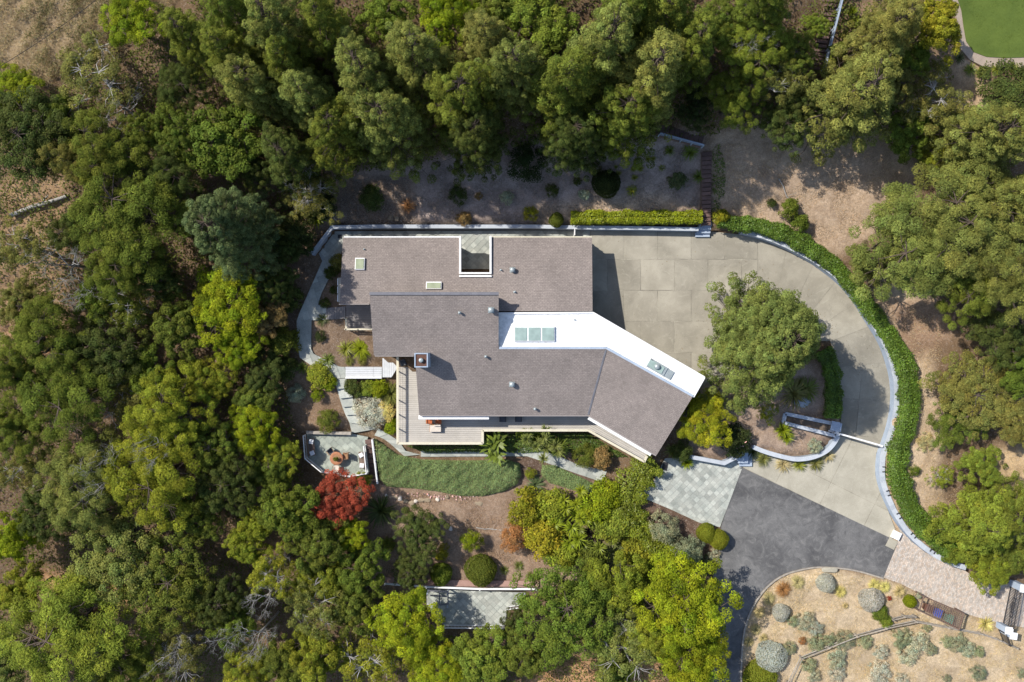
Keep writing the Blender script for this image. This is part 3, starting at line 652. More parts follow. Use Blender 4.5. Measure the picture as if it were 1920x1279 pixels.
for z in (.5, .95):
    bar('rail_cap', P(649, 598, z), P(649, 618, z), .16, .06, CREAM, ud); bar('rail_cap', P(649, 618, z), P(702, 618, z), .16, .06, CREAM, ud)
for p in ((649, 598), (649, 618), (672, 618), (700, 618)): w = P(*p, .45); box('rail_post', w, (.1, .1, 1.3), CREAM, ud)

# ------------------------------------------------------------------ walls
def wall(name, label, pts, ztop, zbot, thick, mat=STUC, n=40, cap=.06, side=0, lights=False, smooth=True):
    p = smooth_path(pts, n) if smooth else np.array(pts, float)
    W = []; T = []; B = []
    for q in p:
        zt_ = ztop(*q); w = P(q[0], q[1], zbot(*q)); W.append((w.x, w.y)); T.append(zt_); B.append(zbot(*q) - .3)
    mid = W[len(W) // 2]; t = thing(name, label, 'wall', (mid[0], mid[1], min(B)))
    ribbon('wall_body', W, thick, [z - cap for z in T], B, mat, t, side); c = ribbon('coping', W, thick + .08, T, [z - cap for z in T], COPE if mat is STUC else mat, t, side)
    if lights:
        Wn = np.array(W); Tn = np.gradient(Wn, axis=0); Tn /= np.linalg.norm(Tn, axis=1)[:, None]
        for i in range(6, n - 2, 5): 
            for e in (0, 1):
                j = min(n - 1, i + e); nrm = Vector((-Tn[j][1], Tn[j][0], 0)); box('rail_bracket', Vector((*W[j], T[j] + .06)) + nrm * (side + thick * .35), (.3, .07, .1), IRON, t, math.atan2(nrm.y, nrm.x))
    return t
wall('retaining_wall', 'pale retaining wall holding the mulch slope behind the house', [(590,480),(627,430),(700,429),(800,429),(900,429),(1000,429),(1100,431),(1200,432),(1305,434)], lambda x, y: 1.0, lambda x, y: .0, .26, n=9, side=.05, smooth=False)
box('gate_post', P(1077, 437, .5), (.08, .6, 1.1), WHITE, thing('side_gate', 'narrow white gate across the slate walk by the garage corner', 'gate', P(1077, 437, 0)))
wall('curved_wall', 'long white curved wall round the outside of the drive', WALL_IN, lambda x, y: ZD(x, y) + .95 + .05 * math.sin(x), ZD, .42, n=90, side=.21, lights=True)
wall('planter_wall', 'curved white wall along the front of the planting island', [(1405,839),(1428,849),(1473,861),(1492,863),(1520,859),(1546,847),(1560,831),(1567,818)], lambda x, y: ZD(x, y) + .95, ZD, .34, n=30, side=.17)
wall('entrance_wall', 'pale blue grey wall with a kink behind the slate entrance court', [(1288,857),(1353,869),(1389,851)], lambda x, y: -.95, ZD, .3, n=3, side=.15, smooth=False)
tr = thing('trough_planter', 'long white empty trough planter by the drive gate', 'planter', P(1520, 800, -1.6))
tp = [(1472,776),(1573,797),(1567,818),(1469,793)]; ztp = -.55
for a, b in zip(tp, tp[1:] + tp[:1]):
    A, B = P(*a, ztp), P(*b, ztp); bar('trough_wall', (A.x, A.y, -1.05), (B.x, B.y, -1.05), .26, 1.0, STUC, tr); bar('coping', (A.x, A.y, ztp + .03), (B.x, B.y, ztp + .03), .34, .07, COPE, tr)
prism('soil_bed', [P(x, y, ztp - .25) for x, y in tp], -1.4, M('trough soil', (.2,.15,.11)), tr)
box('pillar', P(1566, 800, -.9), (.7, .8, 1.3), STUC, tr, -.2); box('pillar_cap', P(1566, 800, -.22), (.8, .9, .08), STUC, tr, -.2)
bg_ = thing('drive_bar_gate', 'white swing bar gate across the concrete ramp', 'gate', P(1568, 818, ZD(1568, 818)))
bar('swing_bar', P(1553, 808, -.75), P(1652, 836, -.85), .16, .14, WHITE, bg_); box('hinge_post', P(1568, 815, -1.2), (.2, .2, 1.2), WHITE, bg_); box('latch_post', P(1649, 836, -1.35), (.18, .18, 1.2), WHITE, bg_)
ub = thing('utility_box', 'white square utility box on the drive beside the curved wall', 'utility box', P(1680, 1005, ZD(1680, 1005)))
box('cabinet', P(1680, 1004, ZD(1680, 1005) + .2), (.7, .75, .5), WHITE, ub, -.45); box('pad', P(1672, 1020, ZD(1672, 1020) + .03), (.9, .9, .08), CONC2, ub, -.45)

# ------------------------------------------------------------------ stairs, fences and gates
def stairs(label, a, b, za, zb, n, w, mat, rail=None, rside=1, name='garden_stairs'):
    if za is None: za, zb = g1(*a) + .22, g1(*b) + .22
    A, B = P(*a, za), P(*b, zb); d = (B - A); yaw = math.atan2(d.y, d.x); L = math.hypot(d.x, d.y)
    t = thing(name, label, 'stairs', (A.x, A.y, min(za, zb)))
    for i in range(n):
        c = A + d * ((i + .5) / n); box('tread', (c.x, c.y, c.z + .02), (L / n * .9, w, .1), mat, t, yaw)
    nr = Vector((-math.sin(yaw), math.cos(yaw), 0))
    for s in (-1, 1): bar('stringer', A + nr * s * w * .5 - Vector((0, 0, .18)), B + nr * s * w * .5 - Vector((0, 0, .18)), .07, .3, BROWN, t)
    if rail:
        r0 = A + nr * rside * w * .56; r1 = B + nr * rside * w * .56; up = Vector((0, 0, .95))
        bar('handrail', r0 + up, r1 + up, .14, .09, rail, t); bar('handrail', r0 + up * .5, r1 + up * .5, .05, .05, rail, t)
        for i in range(5): p = r0 + (r1 - r0) * (i / 4); box('rail_post', p + up * .45, (.09, .09, 1.0), rail, t)
    return t
stairs('brown timber stairs climbing the mulch slope from the drive', (1324,424), (1325,285), None, None, 17, .85, WOODS)
stairs('dark timber stairs with a blue grey rail under the conifers', (1237,244), (1318,266), None, None, 9, 1.0, WOODS, STUC, -1)
stairs('brown timber stairs with pale handrail at the top edge', (1528,132), (1566,-20), None, None, 18, .95, WOODS, STUC, -1)
stairs('brown timber stairs going down beside the round table terrace', (692,824), (702,905), -2.3, -3.2, 9, .8, WOODS, WHITE, 1)
cs = thing('concrete_steps', 'short blue grey concrete steps at the foot of the timber stairs', 'steps', P(1318, 432, 0))
for i in range(4): box('step', P(1317 + i * 1.5, 441 - i * 6.5, .12 + i * .13), (1.35 - .1 * i, .42, .26 + i * .26), STUC, cs)
def balustrade(label, pts, zf, h=.9, pitch=.14, mat=WHITE, name='balustrade'):
    W = [P(*p, zf(*p)) for p in pts]; t = thing(name, label, 'railing', W[0]); up = Vector((0, 0, h))
    for a, b in zip(W[:-1], W[1:]):
        bar('top_rail', a + up, b + up, .09, .06, mat, t); bar('bottom_rail', a + up * .12, b + up * .12, .06, .05, mat, t)
        n = max(2, int((b - a).length / pitch))
        for i in range(n + 1):
            p = a + (b - a) * (i / n); thk = .09 if i in (0, n) else .035
            box('baluster', p + up * .5, (thk, thk, h), mat, t)
    return t
balustrade('white balustrade round the west side of the round table terrace', [(573,816),(576,858),(606,883)], lambda x, y: -2.3)
balustrade('white balustrade between the round table terrace and its stairs', [(685,836),(690,886)], lambda x, y: -2.3)
balustrade('white rail at the south edge of the round table terrace', [(606,884),(657,893),(690,887)], lambda x, y: -2.3, .5)
balustrade('white balustrade along the bottom edge of the lower slate terrace', [(834,1172),(945,1173)], lambda x, y: -4.87)
balustrade('short white balustrade at the right end of the lower slate terrace', [(952,1138),(985,1133)], lambda x, y: -4.87)
lr = thing('long_white_rail', 'long white rail between the gravel path and lower terrace', 'railing', P(724, 1096, -4.35))
for a, b in (((722,1095),(800,1101)),((800,1101),(900,1105)),((900,1105),(1005,1105))):
    bar('rail', P(*a, -3.6), P(*b, -3.6), .18, .12, WHITE, lr); w = P(*b, -4.0); box('rail_post', w, (.1, .1, .95), WHITE, lr)
w = P(722, 1095, -4.0); box('rail_post', w, (.1, .1, .95), WHITE, lr)
pg = thing('terrace_arbour', 'blue grey timber frame at the left end of the lower slate terrace', 'arbour', P(822, 1118, -4.9))
for p in ((803, 1108), (840, 1110), (840, 1133), (824, 1135)): w = P(*p, -3.9); box('post', w, (.12, .12, 2.0), STUC, pg)
for a, b in (((803,1108),(840,1110)),((840,1110),(840,1133)),((824,1109),(824,1135)),((806,1117),(838,1119)),((824,1135),(840,1133))): bar('beam', P(*a, -2.85), P(*b, -2.85), .12, .14, FLASH, pg)
# split rail fence round the dry bank
SRP = [(1474,1277),(1498,1229),(1548,1209),(1601,1188),(1655,1173),(1711,1161),(1770,1172),(1832,1184),(1866,1196),(1897,1210)]
def rail_fence(label, pts, h=1.0):
    t = thing('split_rail_fence', label, 'fence', G(*pts[0]))
    W = [G(*p) for p in pts]
    for w in W: box('post', w + Vector((0, 0, h * .42)), (.13, .13, h * 1.16), WEATH, t)
    for a, b in zip(W[:-1], W[1:]):
        for f, s in ((.9, .0), (.5, .02)): bar('rail', a + Vector((0, .0 + s, h * f)), b + Vector((0, s, h * f)), .08, .08, WEATH, t)
rail_fence('weathered split rail fence running through the dry scrub at lower right', SRP)
rail_fence('short weathered rail fence stub below the big grey ball bush', [(1668,1158),(1690,1152),(1709,1152)], .9)
# bin enclosure
be = thing('bin_enclosure', 'brown lattice topped bin enclosure beside the paved drive', 'bin enclosure', G(1765, 1150))
q = [(1732,1119),(1807,1151),(1798,1181),(1724,1146)]; zb0 = g1(1765, 1150); zr_ = zb0 + 1.5
Q = [P(*p, zr_) for p in q]
for w in Q: box('post', w - Vector((0, 0, .75)), (.12, .12, 1.6), BROWN, be)
for i in range(4): bar('frame_beam', Q[i], Q[(i + 1) % 4], .09, .12, BROWN, be)
for i in range(1, 21):
    s = i / 21
    if .04 < s < .12: continue
    bar('lattice_slat', Q[0].lerp(Q[1], s) + Vector((0, 0, .08)), Q[3].lerp(Q[2], s) + Vector((0, 0, .08)), .045, .04, BROWN, be)
for i in range(1, 9):
    s = i / 9; bar('lattice_slat', Q[0].lerp(Q[3], s).lerp(Q[1].lerp(Q[2], s), .14) + Vector((0, 0, .13)), Q[1].lerp(Q[2], s) + Vector((0, 0, .13)), .04, .04, BROWN, be)
def wheelie_bin(label, p, mat, rz):
    w = G(*p); t = thing('wheelie_bin', label, 'bin', w, rz=0)
    R = Matrix.Rotation(rz, 3, 'Z')
    V = []; 
    for z, s in ((.1, .24), (.95, .3)): V += [w + R @ Vector((sx * s, sy * s * 1.15, z)) for sx, sy in ((-1, -1), (1, -1), (1, 1), (-1, 1))]
    mk('body', V, [(3, 2, 1, 0), (4, 5, 6, 7)] + [(i, (i + 1) % 4, 4 + (i + 1) % 4, 4 + i) for i in range(4)], mat, t)
    box('lid', w + Vector((0, 0, 1.0)), (.64, .74, .08), mat, t, rz); bar('handle', w + R @ Vector((-.25, .4, .95)), w + R @ Vector((.25, .4, .95)), .05, .05, mat, t)
    for s in (-1, 1): bar('wheel', w + R @ Vector((s * .2, .3, .1)), w + R @ Vector((s * .28, .3, .1)), .2, .2, IRON, t)
wheelie_bin('blue wheelie bin under the brown lattice roof', (1750,1144), BLUEP, -.4); wheelie_bin('green wheelie bin under the brown lattice roof', (1771,1155), GREENP, -.4); wheelie_bin('dark brown wheelie bin at the left end of the lattice roof', (1733,1136), BROWNP, -.4)
# iron gate with pillars
ig = thing('iron_gate', 'black wrought iron drive gate with scrollwork at the right edge', 'gate', G(1893, 1135))
g0, g2 = P(1894, 1099, -2.6), P(1880, 1168, -2.6); n = 26
for i in range(n + 1):
    p = g0.lerp(g2, i / n); hh = 1.7 + .25 * math.sin(math.pi * i / n); box('bar', p + Vector((0, 0, hh / 2 + .08)), (.05, .05, round(hh, 2)), IRON, ig)
for z in (.12, .9, 1.65): bar('gate_rail', g0 + Vector((0, 0, z)), g2 + Vector((0, 0, z)), .06, .06, IRON, ig)
for c, r in ((.5, .34), (.5, .2), (.32, .22), (.68, .22)):
    m0 = g0.lerp(g2, c) + Vector((0, 0, .9)); dd = (g2 - g0).normalized()
    for k in range(10):
        a0, a1 = 2 * math.pi * k / 10, 2 * math.pi * (k + 1) / 10
        bar('scroll', m0 + dd * math.cos(a0) * r * 1.5 + Vector((0, 0, math.sin(a0) * r)), m0 + dd * math.cos(a1) * r * 1.5 + Vector((0, 0, math.sin(a1) * r)), .04, .04, IRON, ig)
def pillar(label, p, s=.6, h=1.9):
    w = P(*p, -2.7); t = thing('gate_pillar', label, 'pillar', w); box('shaft', w + Vector((0, 0, h / 2 - .05)), (s, s, h), STUC, t, -.15); box('capstone', w + Vector((0, 0, h + .02)), (s + .16, s + .16, .12), WHITE, t, -.15)
pillar('white gate pillar above the iron gate at the right edge', (1897,1093)); pillar('white gate pillar at the lower end of the iron gate', (1873,1172), .55, 1.6); pillar('white pillar beside the iron gate, nearest the dry grass', (1880,1181), .5, 1.7)
sg = balustrade('small black iron fence panel below the gate pillars', [(1872,1181),(1880,1203)], lambda x, y: g1(x, y), 1.3, .16, IRON, 'iron_fence_panel')

# ------------------------------------------------------------------ terrace furniture
def chair(label, p, z, rz, seat, frame=TEAK, group=None):
    w = P(*p, z); t = thing('patio_chair', label, 'chair', w, group); R = Matrix.Rotation(rz, 3, 'Z'); f = lambda x, y, zz: w + R @ Vector((x, y, zz))
    box('seat', f(0, 0, .43), (.55, .52, .07), seat, t, rz); box('backrest', f(0, .27, .68), (.55, .06, .5), seat, t, rz)
    for sx in (-1, 1):
        bar('armrest', f(sx * .29, -.22, .62), f(sx * .29, .28, .62), .06, .04, frame, t)
        for sy in (-1, 1): box('leg', f(sx * .26, sy * .24, .22), (.05, .05, .44), frame, t, rz)
tb = thing('round_table', 'round terracotta coloured table on the small slate terrace', 'table', P(634, 858, -2.29))
wt = P(634, 858, -2.29); lathe('table_top', wt + Vector((0, 0, .7)), [(.62, 0), (.64, .03), (.62, .06), (.38, .062), (.36, .05)], TERRA, tb, 28); lathe('pedestal', wt, [(.32, 0), (.3, .05), (.09, .1), (.08, .66), (.2, .7)], TERRA, tb, 14)
lathe('inset', wt + Vector((0, 0, .755)), [(.36, 0), (.36, .01)], TEAK, tb, 24, False)
chair('tan patio chair to the right of the round terrace table', (650,854), -2.29, -1.5, TEAK); chair('tan patio chair below the round terrace table', (633,877), -2.29, 3.2, CUSH); chair('dark patio chair above the round terrace table', (622,846), -2.29, .7, SLING)
def bench(label, p, rz, z=-2.29):
    w = P(*p, z); t = thing('terrace_bench', label, 'bench', w); R = Matrix.Rotation(rz, 3, 'Z'); f = lambda x, y, zz: w + R @ Vector((x, y, zz))
    for k in range(4): box('seat_slat', f(0, -.2 + k * .13, .44), (1.6, .11, .04), BROWN, t, rz)
    for k in range(3): box('back_slat', f(0, .32, .55 + k * .14), (1.6, .04, .11), BROWN, t, rz)
    for sx in (-1, 1):
        for sy in (-.2, .3): box('leg', f(sx * .72, sy, .22), (.07, .07, .44), BROWN, t, rz)
    return f
f = bench('brown bench with white pillows on the west side of the terrace', (587,838), 1.65)
for k, s in enumerate((-.55, .55)): tag(box('pillow', f(s, 0, .55), (.42, .42, .16), PILL, None, .4 + k), 'white pillow on the ' + ('lower' if k == 0 else 'upper') + ' end of the west terrace bench', 'pillow')
f = bench('brown bench with white pillows against the right terrace balustrade', (680,862), -1.5)
for k, s in enumerate((-.5, .5)): tag(box('pillow', f(s, 0, .55), (.42, .42, .16), PILL, None, .5 + k), 'white pillow on the ' + ('upper' if k == 0 else 'lower') + ' end of the right terrace bench', 'pillow')
lo = thing('chaise_lounge', 'pink cushioned chaise on the south deck', 'lounge chair', P(817, 803, ZDK)); wl = P(817, 803, ZDK)
box('base_frame', wl + Vector((0, 0, .25)), (1.1, .72, .08), TEAK, lo); box('cushion', wl + Vector((.02, -.02, .36)), (1.04, .62, .14), CUSH, lo); box('back_cushion', wl + Vector((.2, .3, .5)), (.62, .14, .3), CUSH, lo)
for sx in (-1, 1):
    for sy in (-1, 1): box('leg', wl + Vector((sx * .5, sy * .32, .1)), (.06, .06, .22), TEAK, lo)
chair('orange cushioned chair under the south eave, left of its pair', (806,789), ZDK, 0, ORNG, TEAK); chair('orange cushioned chair under the south eave, right of its pair', (823,789), ZDK, 0, ORNG, TEAK)
chair('grey lounge chair in the shade by the chimney', (757,681), ZDK, .4, SLING, IRON)
chair('dark chair on the shaded south deck, left of two', (943,786), ZDK, 0, SLING, IRON); chair('dark chair on the shaded south deck, right of two', (972,786), ZDK, 0, SLING, IRON)
# boulders, logs, small stones
def rock(name, label, p, s, mat, seed, dz=0, group=None):
    r = np.random.default_rng(seed); w = G(*p, dz); V = []; F = []; n, m = 14, 8
    ph = r.uniform(0, 6.28, 6)
    for j in range(m + 1):
        t = math.pi * j / m
        for i in range(n):
            a = 2 * math.pi * i / n; d = Vector((math.sin(t) * math.cos(a), math.sin(t) * math.sin(a), math.cos(t)))
            k = 1 + .16 * math.sin(3 * d.x + ph[0]) + .14 * math.sin(4 * d.y + ph[1]) + .1 * math.sin(6 * d.z + 3 * d.x + ph[2]) + r.uniform(-.05, .05) * (0 < j < m)
            V.append(w + Vector((d.x * s[0] * k, d.y * s[1] * k, d.z * s[2] * k + s[2] * .5)))
    for j in range(m):
        for i in range(n): F.append((j * n + i, (j + 1) * n + i, (j + 1) * n + (i + 1) % n, j * n + (i + 1) % n))
    return tag(mk(name, V, F, mat), label, 'rock', group)
rock('boulder', 'blue grey boulder on the mulch bed under the big round tree', (1501,754), (.75,.55,.45), ROCK, 3)
rock('stone', 'larger of two round tan stones behind the house wall', (732,410), (.28,.26,.2), ROCKB, 4); rock('stone', 'smaller of two round tan stones behind the house wall', (744,411), (.2,.24,.18), ROCKB, 5)
EDG = [(725,928),(735,931),(742,932),(750,935),(761,940),(772,944),(780,940),(790,938),(800,938),(820,936),(838,932),(898,944),(845,992)]
for i, p in enumerate(EDG): rock('edging_stone', 'pale round edging stone in the soil below the juniper bank', p, (.2 + .08 * (i % 3), .2 + .05 * (i % 2), .08), ROCKB if i % 3 else CUSH, 20 + i, 0, 'edging stones below the juniper bank')
rock('stone', 'pale stone at the kerb of the dry island', (1555,1069), (.7,.25,.12), CONC2, 50)
bed = thing('timber_edging', 'pale timber edge above the round table terrace', 'edging', G(615, 811)); bar('plank', P(575, 811, -1.95), P(659, 813, -1.95), .3, .5, WEATH, bed)

# ------------------------------------------------------------------ plants: shared shapes
def leaf_quads(pos_, nrm, L, W, rg, tan=None):
    """kite-shaped leaves; returns vertices (n*4 x 3)"""
    n = len(pos_); nrm = nrm / np.linalg.norm(nrm, axis=1)[:, None]
    t = rg.normal(size=(n, 3)) if tan is None else tan + .45 * rg.normal(size=(n, 3))
    t -= nrm * (t * nrm).sum(1)[:, None]; t /= np.linalg.norm(t, axis=1)[:, None] + 1e-9
    s = np.cross(nrm, t); L = (L * rg.uniform(.7, 1.35, n))[:, None]; W = (W * rg.uniform(.7, 1.3, n))[:, None]
    return np.stack([pos_ - t * L / 2, pos_ + s * W / 2 + t * L * .05, pos_ + t * L / 2, pos_ - s * W / 2 + t * L * .05], 1).reshape(-1, 3)
def leaf_mesh(name, V, tint, mat, extra=None):
    """V: quads; tint: one colour per quad; extra: (verts, faces, tint) solid pieces"""
    n = len(V) // 4; F = np.arange(4 * n).reshape(-1, 4)
    me = bpy.data.meshes.new(name)
    nv = len(V); VV = V; C = np.repeat(np.c_[tint, np.ones(n)], 4, 0)
    if extra:
        ev, ef, ec = extra; VV = np.r_[V, ev]; C = np.r_[C, np.tile(np.r_[ec, 1], (len(ev), 1))]; F = np.r_[F, np.array(ef) + nv]
    me.vertices.add(len(VV)); me.vertices.foreach_set('co', VV.astype(np.float32).ravel())
    me.loops.add(F.size); me.loops.foreach_set('vertex_index', F.ravel().astype(np.int32))
    me.polygons.add(len(F)); me.polygons.foreach_set('loop_start', np.arange(0, F.size, 4, dtype=np.int32)); 
    me.update(calc_edges=True)
    at = me.color_attributes.new('tint', 'FLOAT_COLOR', 'POINT'); at.data.foreach_set('color', C.astype(np.float32).ravel())
    me.materials.append(mat); return me
def clumps(C, R, npr, L, W, rg, flat=.8, up=.5, tint_sd=.16, needle=False, fill=.55, hue=.035, jit=.08, rnd=.5):
    """leaves on the shells of many small clumps"""
    C = np.asarray(C, float); R = np.asarray(R, float)
    cnt = np.maximum(4, (npr * (R / R.mean()) ** 2).astype(int)); idx = np.repeat(np.arange(len(C)), cnt); n = len(idx)
    d = rg.normal(size=(n, 3)); d /= np.linalg.norm(d, axis=1)[:, None]
    d[:, 2] = np.where(d[:, 2] < -.35, -d[:, 2], d[:, 2])
    r = R[idx] * (fill + (1 - fill) * rg.uniform(0, 1, n) ** .6)
    p = C[idx] + d * r[:, None] * np.array([1, 1, flat]) + rg.normal(size=(n, 3)) * (jit * R[idx])[:, None]
    nn = d + np.array([0, 0, up]) + rnd * rg.normal(size=(n, 3))
    b = np.clip(1 + tint_sd * rg.normal(size=len(C)), .55, 1.6)[idx] * np.clip(1 + .28 * rg.normal(size=n), .4, 1.9)
    h = (hue * rg.normal(size=len(C)))[idx] + .03 * rg.normal(size=n)
    tint = np.stack([b * (1 + h * 1.5), b, b * (1 - h * .8)], -1)
    V = leaf_quads(p, nn, L, W, rg, d if needle else None)
    return V, np.clip(tint, .1, 2.5)
def tubes(segs, nside=5):
    """segs: list of (points, radii) -> verts, faces"""
    V = []; F = []
    for pts, rad in segs:
        pts = np.asarray(pts, float); m = len(pts); T = np.gradient(pts, axis=0); T /= np.linalg.norm(T, axis=1)[:, None] + 1e-9
        a = np.array([0, 0, 1.]) if abs(T[0][2]) < .9 else np.array([1., 0, 0])
        i0 = len(V)
        for k in range(m):
            u = np.cross(T[k], a); u /= np.linalg.norm(u) + 1e-9; v = np.cross(T[k], u)
            for s in range(nside):
                an = 2 * math.pi * s / nside; V.append(pts[k] + (u * math.cos(an) + v * math.sin(an)) * rad[k])
        for k in range(m - 1):
            for s in range(nside): F.append((i0 + k * nside + s, i0 + k * nside + (s + 1) % nside, i0 + (k + 1) * nside + (s + 1) % nside, i0 + (k + 1) * nside + s))
    return V, F
def tube_mesh(name, segs, mat, nside=5):
    V, F = tubes(segs, nside); me = bpy.data.meshes.new(name); me.from_pydata([tuple(v) for v in V], [], F); me.materials.append(mat)
    me.polygons.foreach_set('use_smooth', [True] * len(me.polygons)); return me
def bent(a, b, rg, k=5, sag=0.0, wob=.06):
    a = np.array(a, float); b = np.array(b, float); L = np.linalg.norm(b - a); t = np.linspace(0, 1, k)[:, None]
    p = a + (b - a) * t; p[1:-1] += rg.normal(size=(k - 2, 3)) * L * wob; p[:, 2] += sag * np.sin(np.pi * t[:, 0]); return p

PROTO = {}                                   # kind -> list of (trunk mesh, crown mesh, radius, height)
def conifer(seed, h=15, R=3.9, nb=150, ragged=.18, expo=.62, ps=1.0):
    rg = np.random.default_rng(seed); segs = [(bent((0, 0, -.3), (rg.normal() * .2, rg.normal() * .2, h), rg, 7, 0, .006), np.linspace(.34, .03, 7))]
    C = []; Rr = []; ga = rg.uniform(0, 6.28)
    side = 1 + .22 * np.sin(np.arange(360) / 57.3 * 2 + rg.uniform(0, 6)) + .15 * np.sin(np.arange(360) / 57.3 * 3 + rg.uniform(0, 6))
    for i in range(nb):
        t = .10 + .9 * (i + rg.uniform()) / nb; t = min(t, .995)
        ga += 2.4 + rg.normal() * .25; L = R * ((1 - t) ** expo * 1.02 + .07) * rg.uniform(1 - 1.6 * ragged, 1 + ragged) * side[int(math.degrees(ga)) % 360]
        z0 = h * t; dz = L * (-.12 + .45 * t + rg.normal() * .07); e = (L * math.cos(ga), L * math.sin(ga), z0 + dz)
        b = bent((0, 0, z0), e, rg, 5, L * .04, .03); segs.append((b, np.linspace(.05 + .02 * L / R, .012, 5)))
        dn = np.array([-math.sin(ga), math.cos(ga), 0]); tipz = 1 if t < .88 else .72
        spots = [(1.0, 0, 1.0)]
        if L > 1.3: spots += [(.78, .20, .85), (.74, -.20, .85)]
        if L > 2.2: spots += [(.48, .05, .8)]
        for s, lat, k in spots:
            q = b[0] + (b[-1] - b[0]) * (s + rg.normal() * .04); C.append(q + dn * (lat * L + rg.normal() * .08) + np.array([0, 0, .05 + .08 * rg.normal()])); Rr.append(ps * k * tipz * rg.uniform(.40, .62))
    V, tint = clumps(C, Rr, 120, .18, .075, rg, .6, .45, .2, True, .68, .03, .03, .3)
    return tube_mesh('trunk', segs, BARK, 4), leaf_mesh('crown', V, tint, NEEDLE), R, h
def dome_tree(seed, h=9, R=4.2, nclump=120, cr=(.5, .85), npr=140, L=.2, W=.13, flat=.7, lobes=9, needle=False, mat=None, base=.35, tsd=.16, hue=.035, bark=None, dead=0):
    """broad crown: several lobes, each carrying leaf clumps, with limbs leading to them"""
    rg = np.random.default_rng(seed); segs = []; C = []; Rr = []
    tr = np.array([rg.normal() * .2, rg.normal() * .2, h * .33]); segs.append((bent((0, 0, -.3), tr, rg, 5, 0, .03), np.linspace(.3, .2, 5) * R / 4.2))
    LB = []
    for i in range(lobes):
        a = 2.4 * i + rg.normal() * .35; rho = R * .62 * math.sqrt((i + .4) / lobes) * rg.uniform(.85, 1.15)
        z = h * (base + (1 - base) * (.62 - .42 * (rho / R) ** 1.5) + rg.normal() * .05); LB.append((np.array([rho * math.cos(a), rho * math.sin(a), z]), R * rg.uniform(.34, .48)))
    for c, r in LB:
        b = bent(tr, c, rg, 6, .3, .05); segs.append((b, np.linspace(.16, .05, 6) * R / 4.2 * (.55 if bark else 1)))
        m = max(6, int(nclump / lobes))
        for k in range(m):
            d = rg.normal(size=3); d /= np.linalg.norm(d); d[2] = abs(d[2]) * 1.0 - .35
            q = c + d * r * np.array([1, 1, .75]) * rg.uniform(.75, 1.08); C.append(q); Rr.append(rg.uniform(*cr))
            if k % 2 == 0: segs.append((bent(c, q, rg, 4, 0, .06), np.linspace(.045, .012, 4) * R / 4.2))
    V, tint = clumps(C, Rr, npr, L, W, rg, flat, .5, tsd, needle, .6, hue, .05, .38)
    return tube_mesh('trunk', segs, bark or BARK, 4), leaf_mesh('crown', V, tint, mat or LEAF), R, h
def dead_tree(seed, h=6, R=2.6, depth=5):
    rg = np.random.default_rng(seed); segs = []
    def grow(p, d, L, r, k):
        e = p + d * L; b = bent(p, e, rg, 4, 0, .07); segs.append((b, np.linspace(r, r * .55, 4)))
        if k == 0: return
        for _ in range(3):
            nd = d + rg.normal(size=3) * .62; nd[2] += .1; nd /= np.linalg.norm(nd); grow(b[rg.integers(2, 4)], nd, L * rg.uniform(.55, .85), r * .55, k - 1)
    tr = np.array([0, 0, h * .45]); segs.append((bent((0, 0, -.3), tr, rg, 4, 0, .03), np.linspace(.12, .08, 4)))
    for i in range(5):
        a = i * 1.26 + rg.normal() * .3; d = np.array([math.cos(a) * .75, math.sin(a) * .75, .55]); grow(tr * rg.uniform(.7, 1), d / np.linalg.norm(d), R * .42, .05, depth - 1)
    return tube_mesh('branches', segs, DEADW, 3), None, R, h
def shrub(seed, h=1.7, R=1.4, n=46, cr=(.24, .42), npr=70, L=.15, W=.085, flat=.8, mat=None, tsd=.15, hue=.035, low=.15):
    rg = np.random.default_rng(seed); C = []; Rr = []; segs = []
    for i in range(n):
        a = rg.uniform(0, 6.28); t = rg.uniform(0, 1) ** .55; rho = R * .8 * t * rg.uniform(.85, 1.12); z = h * (low + (.8 - low) * math.sqrt(max(0, 1 - t * t * .95))) + rg.normal() * .05 * h
        q = np.array([rho * math.cos(a), rho * math.sin(a), max(.1, z)]); C.append(q); Rr.append(rg.uniform(*cr))
        if i % 3 == 0: segs.append((bent((0, 0, -.1), q, rg, 4, 0, .05), np.linspace(.03, .01, 4)))
    V, tint = clumps(C, Rr, npr, L, W, rg, flat, .5, tsd, False, .45, hue)
    return tube_mesh('stems', segs, BARK, 3), leaf_mesh('foliage', V, tint, mat or LEAF), R, h
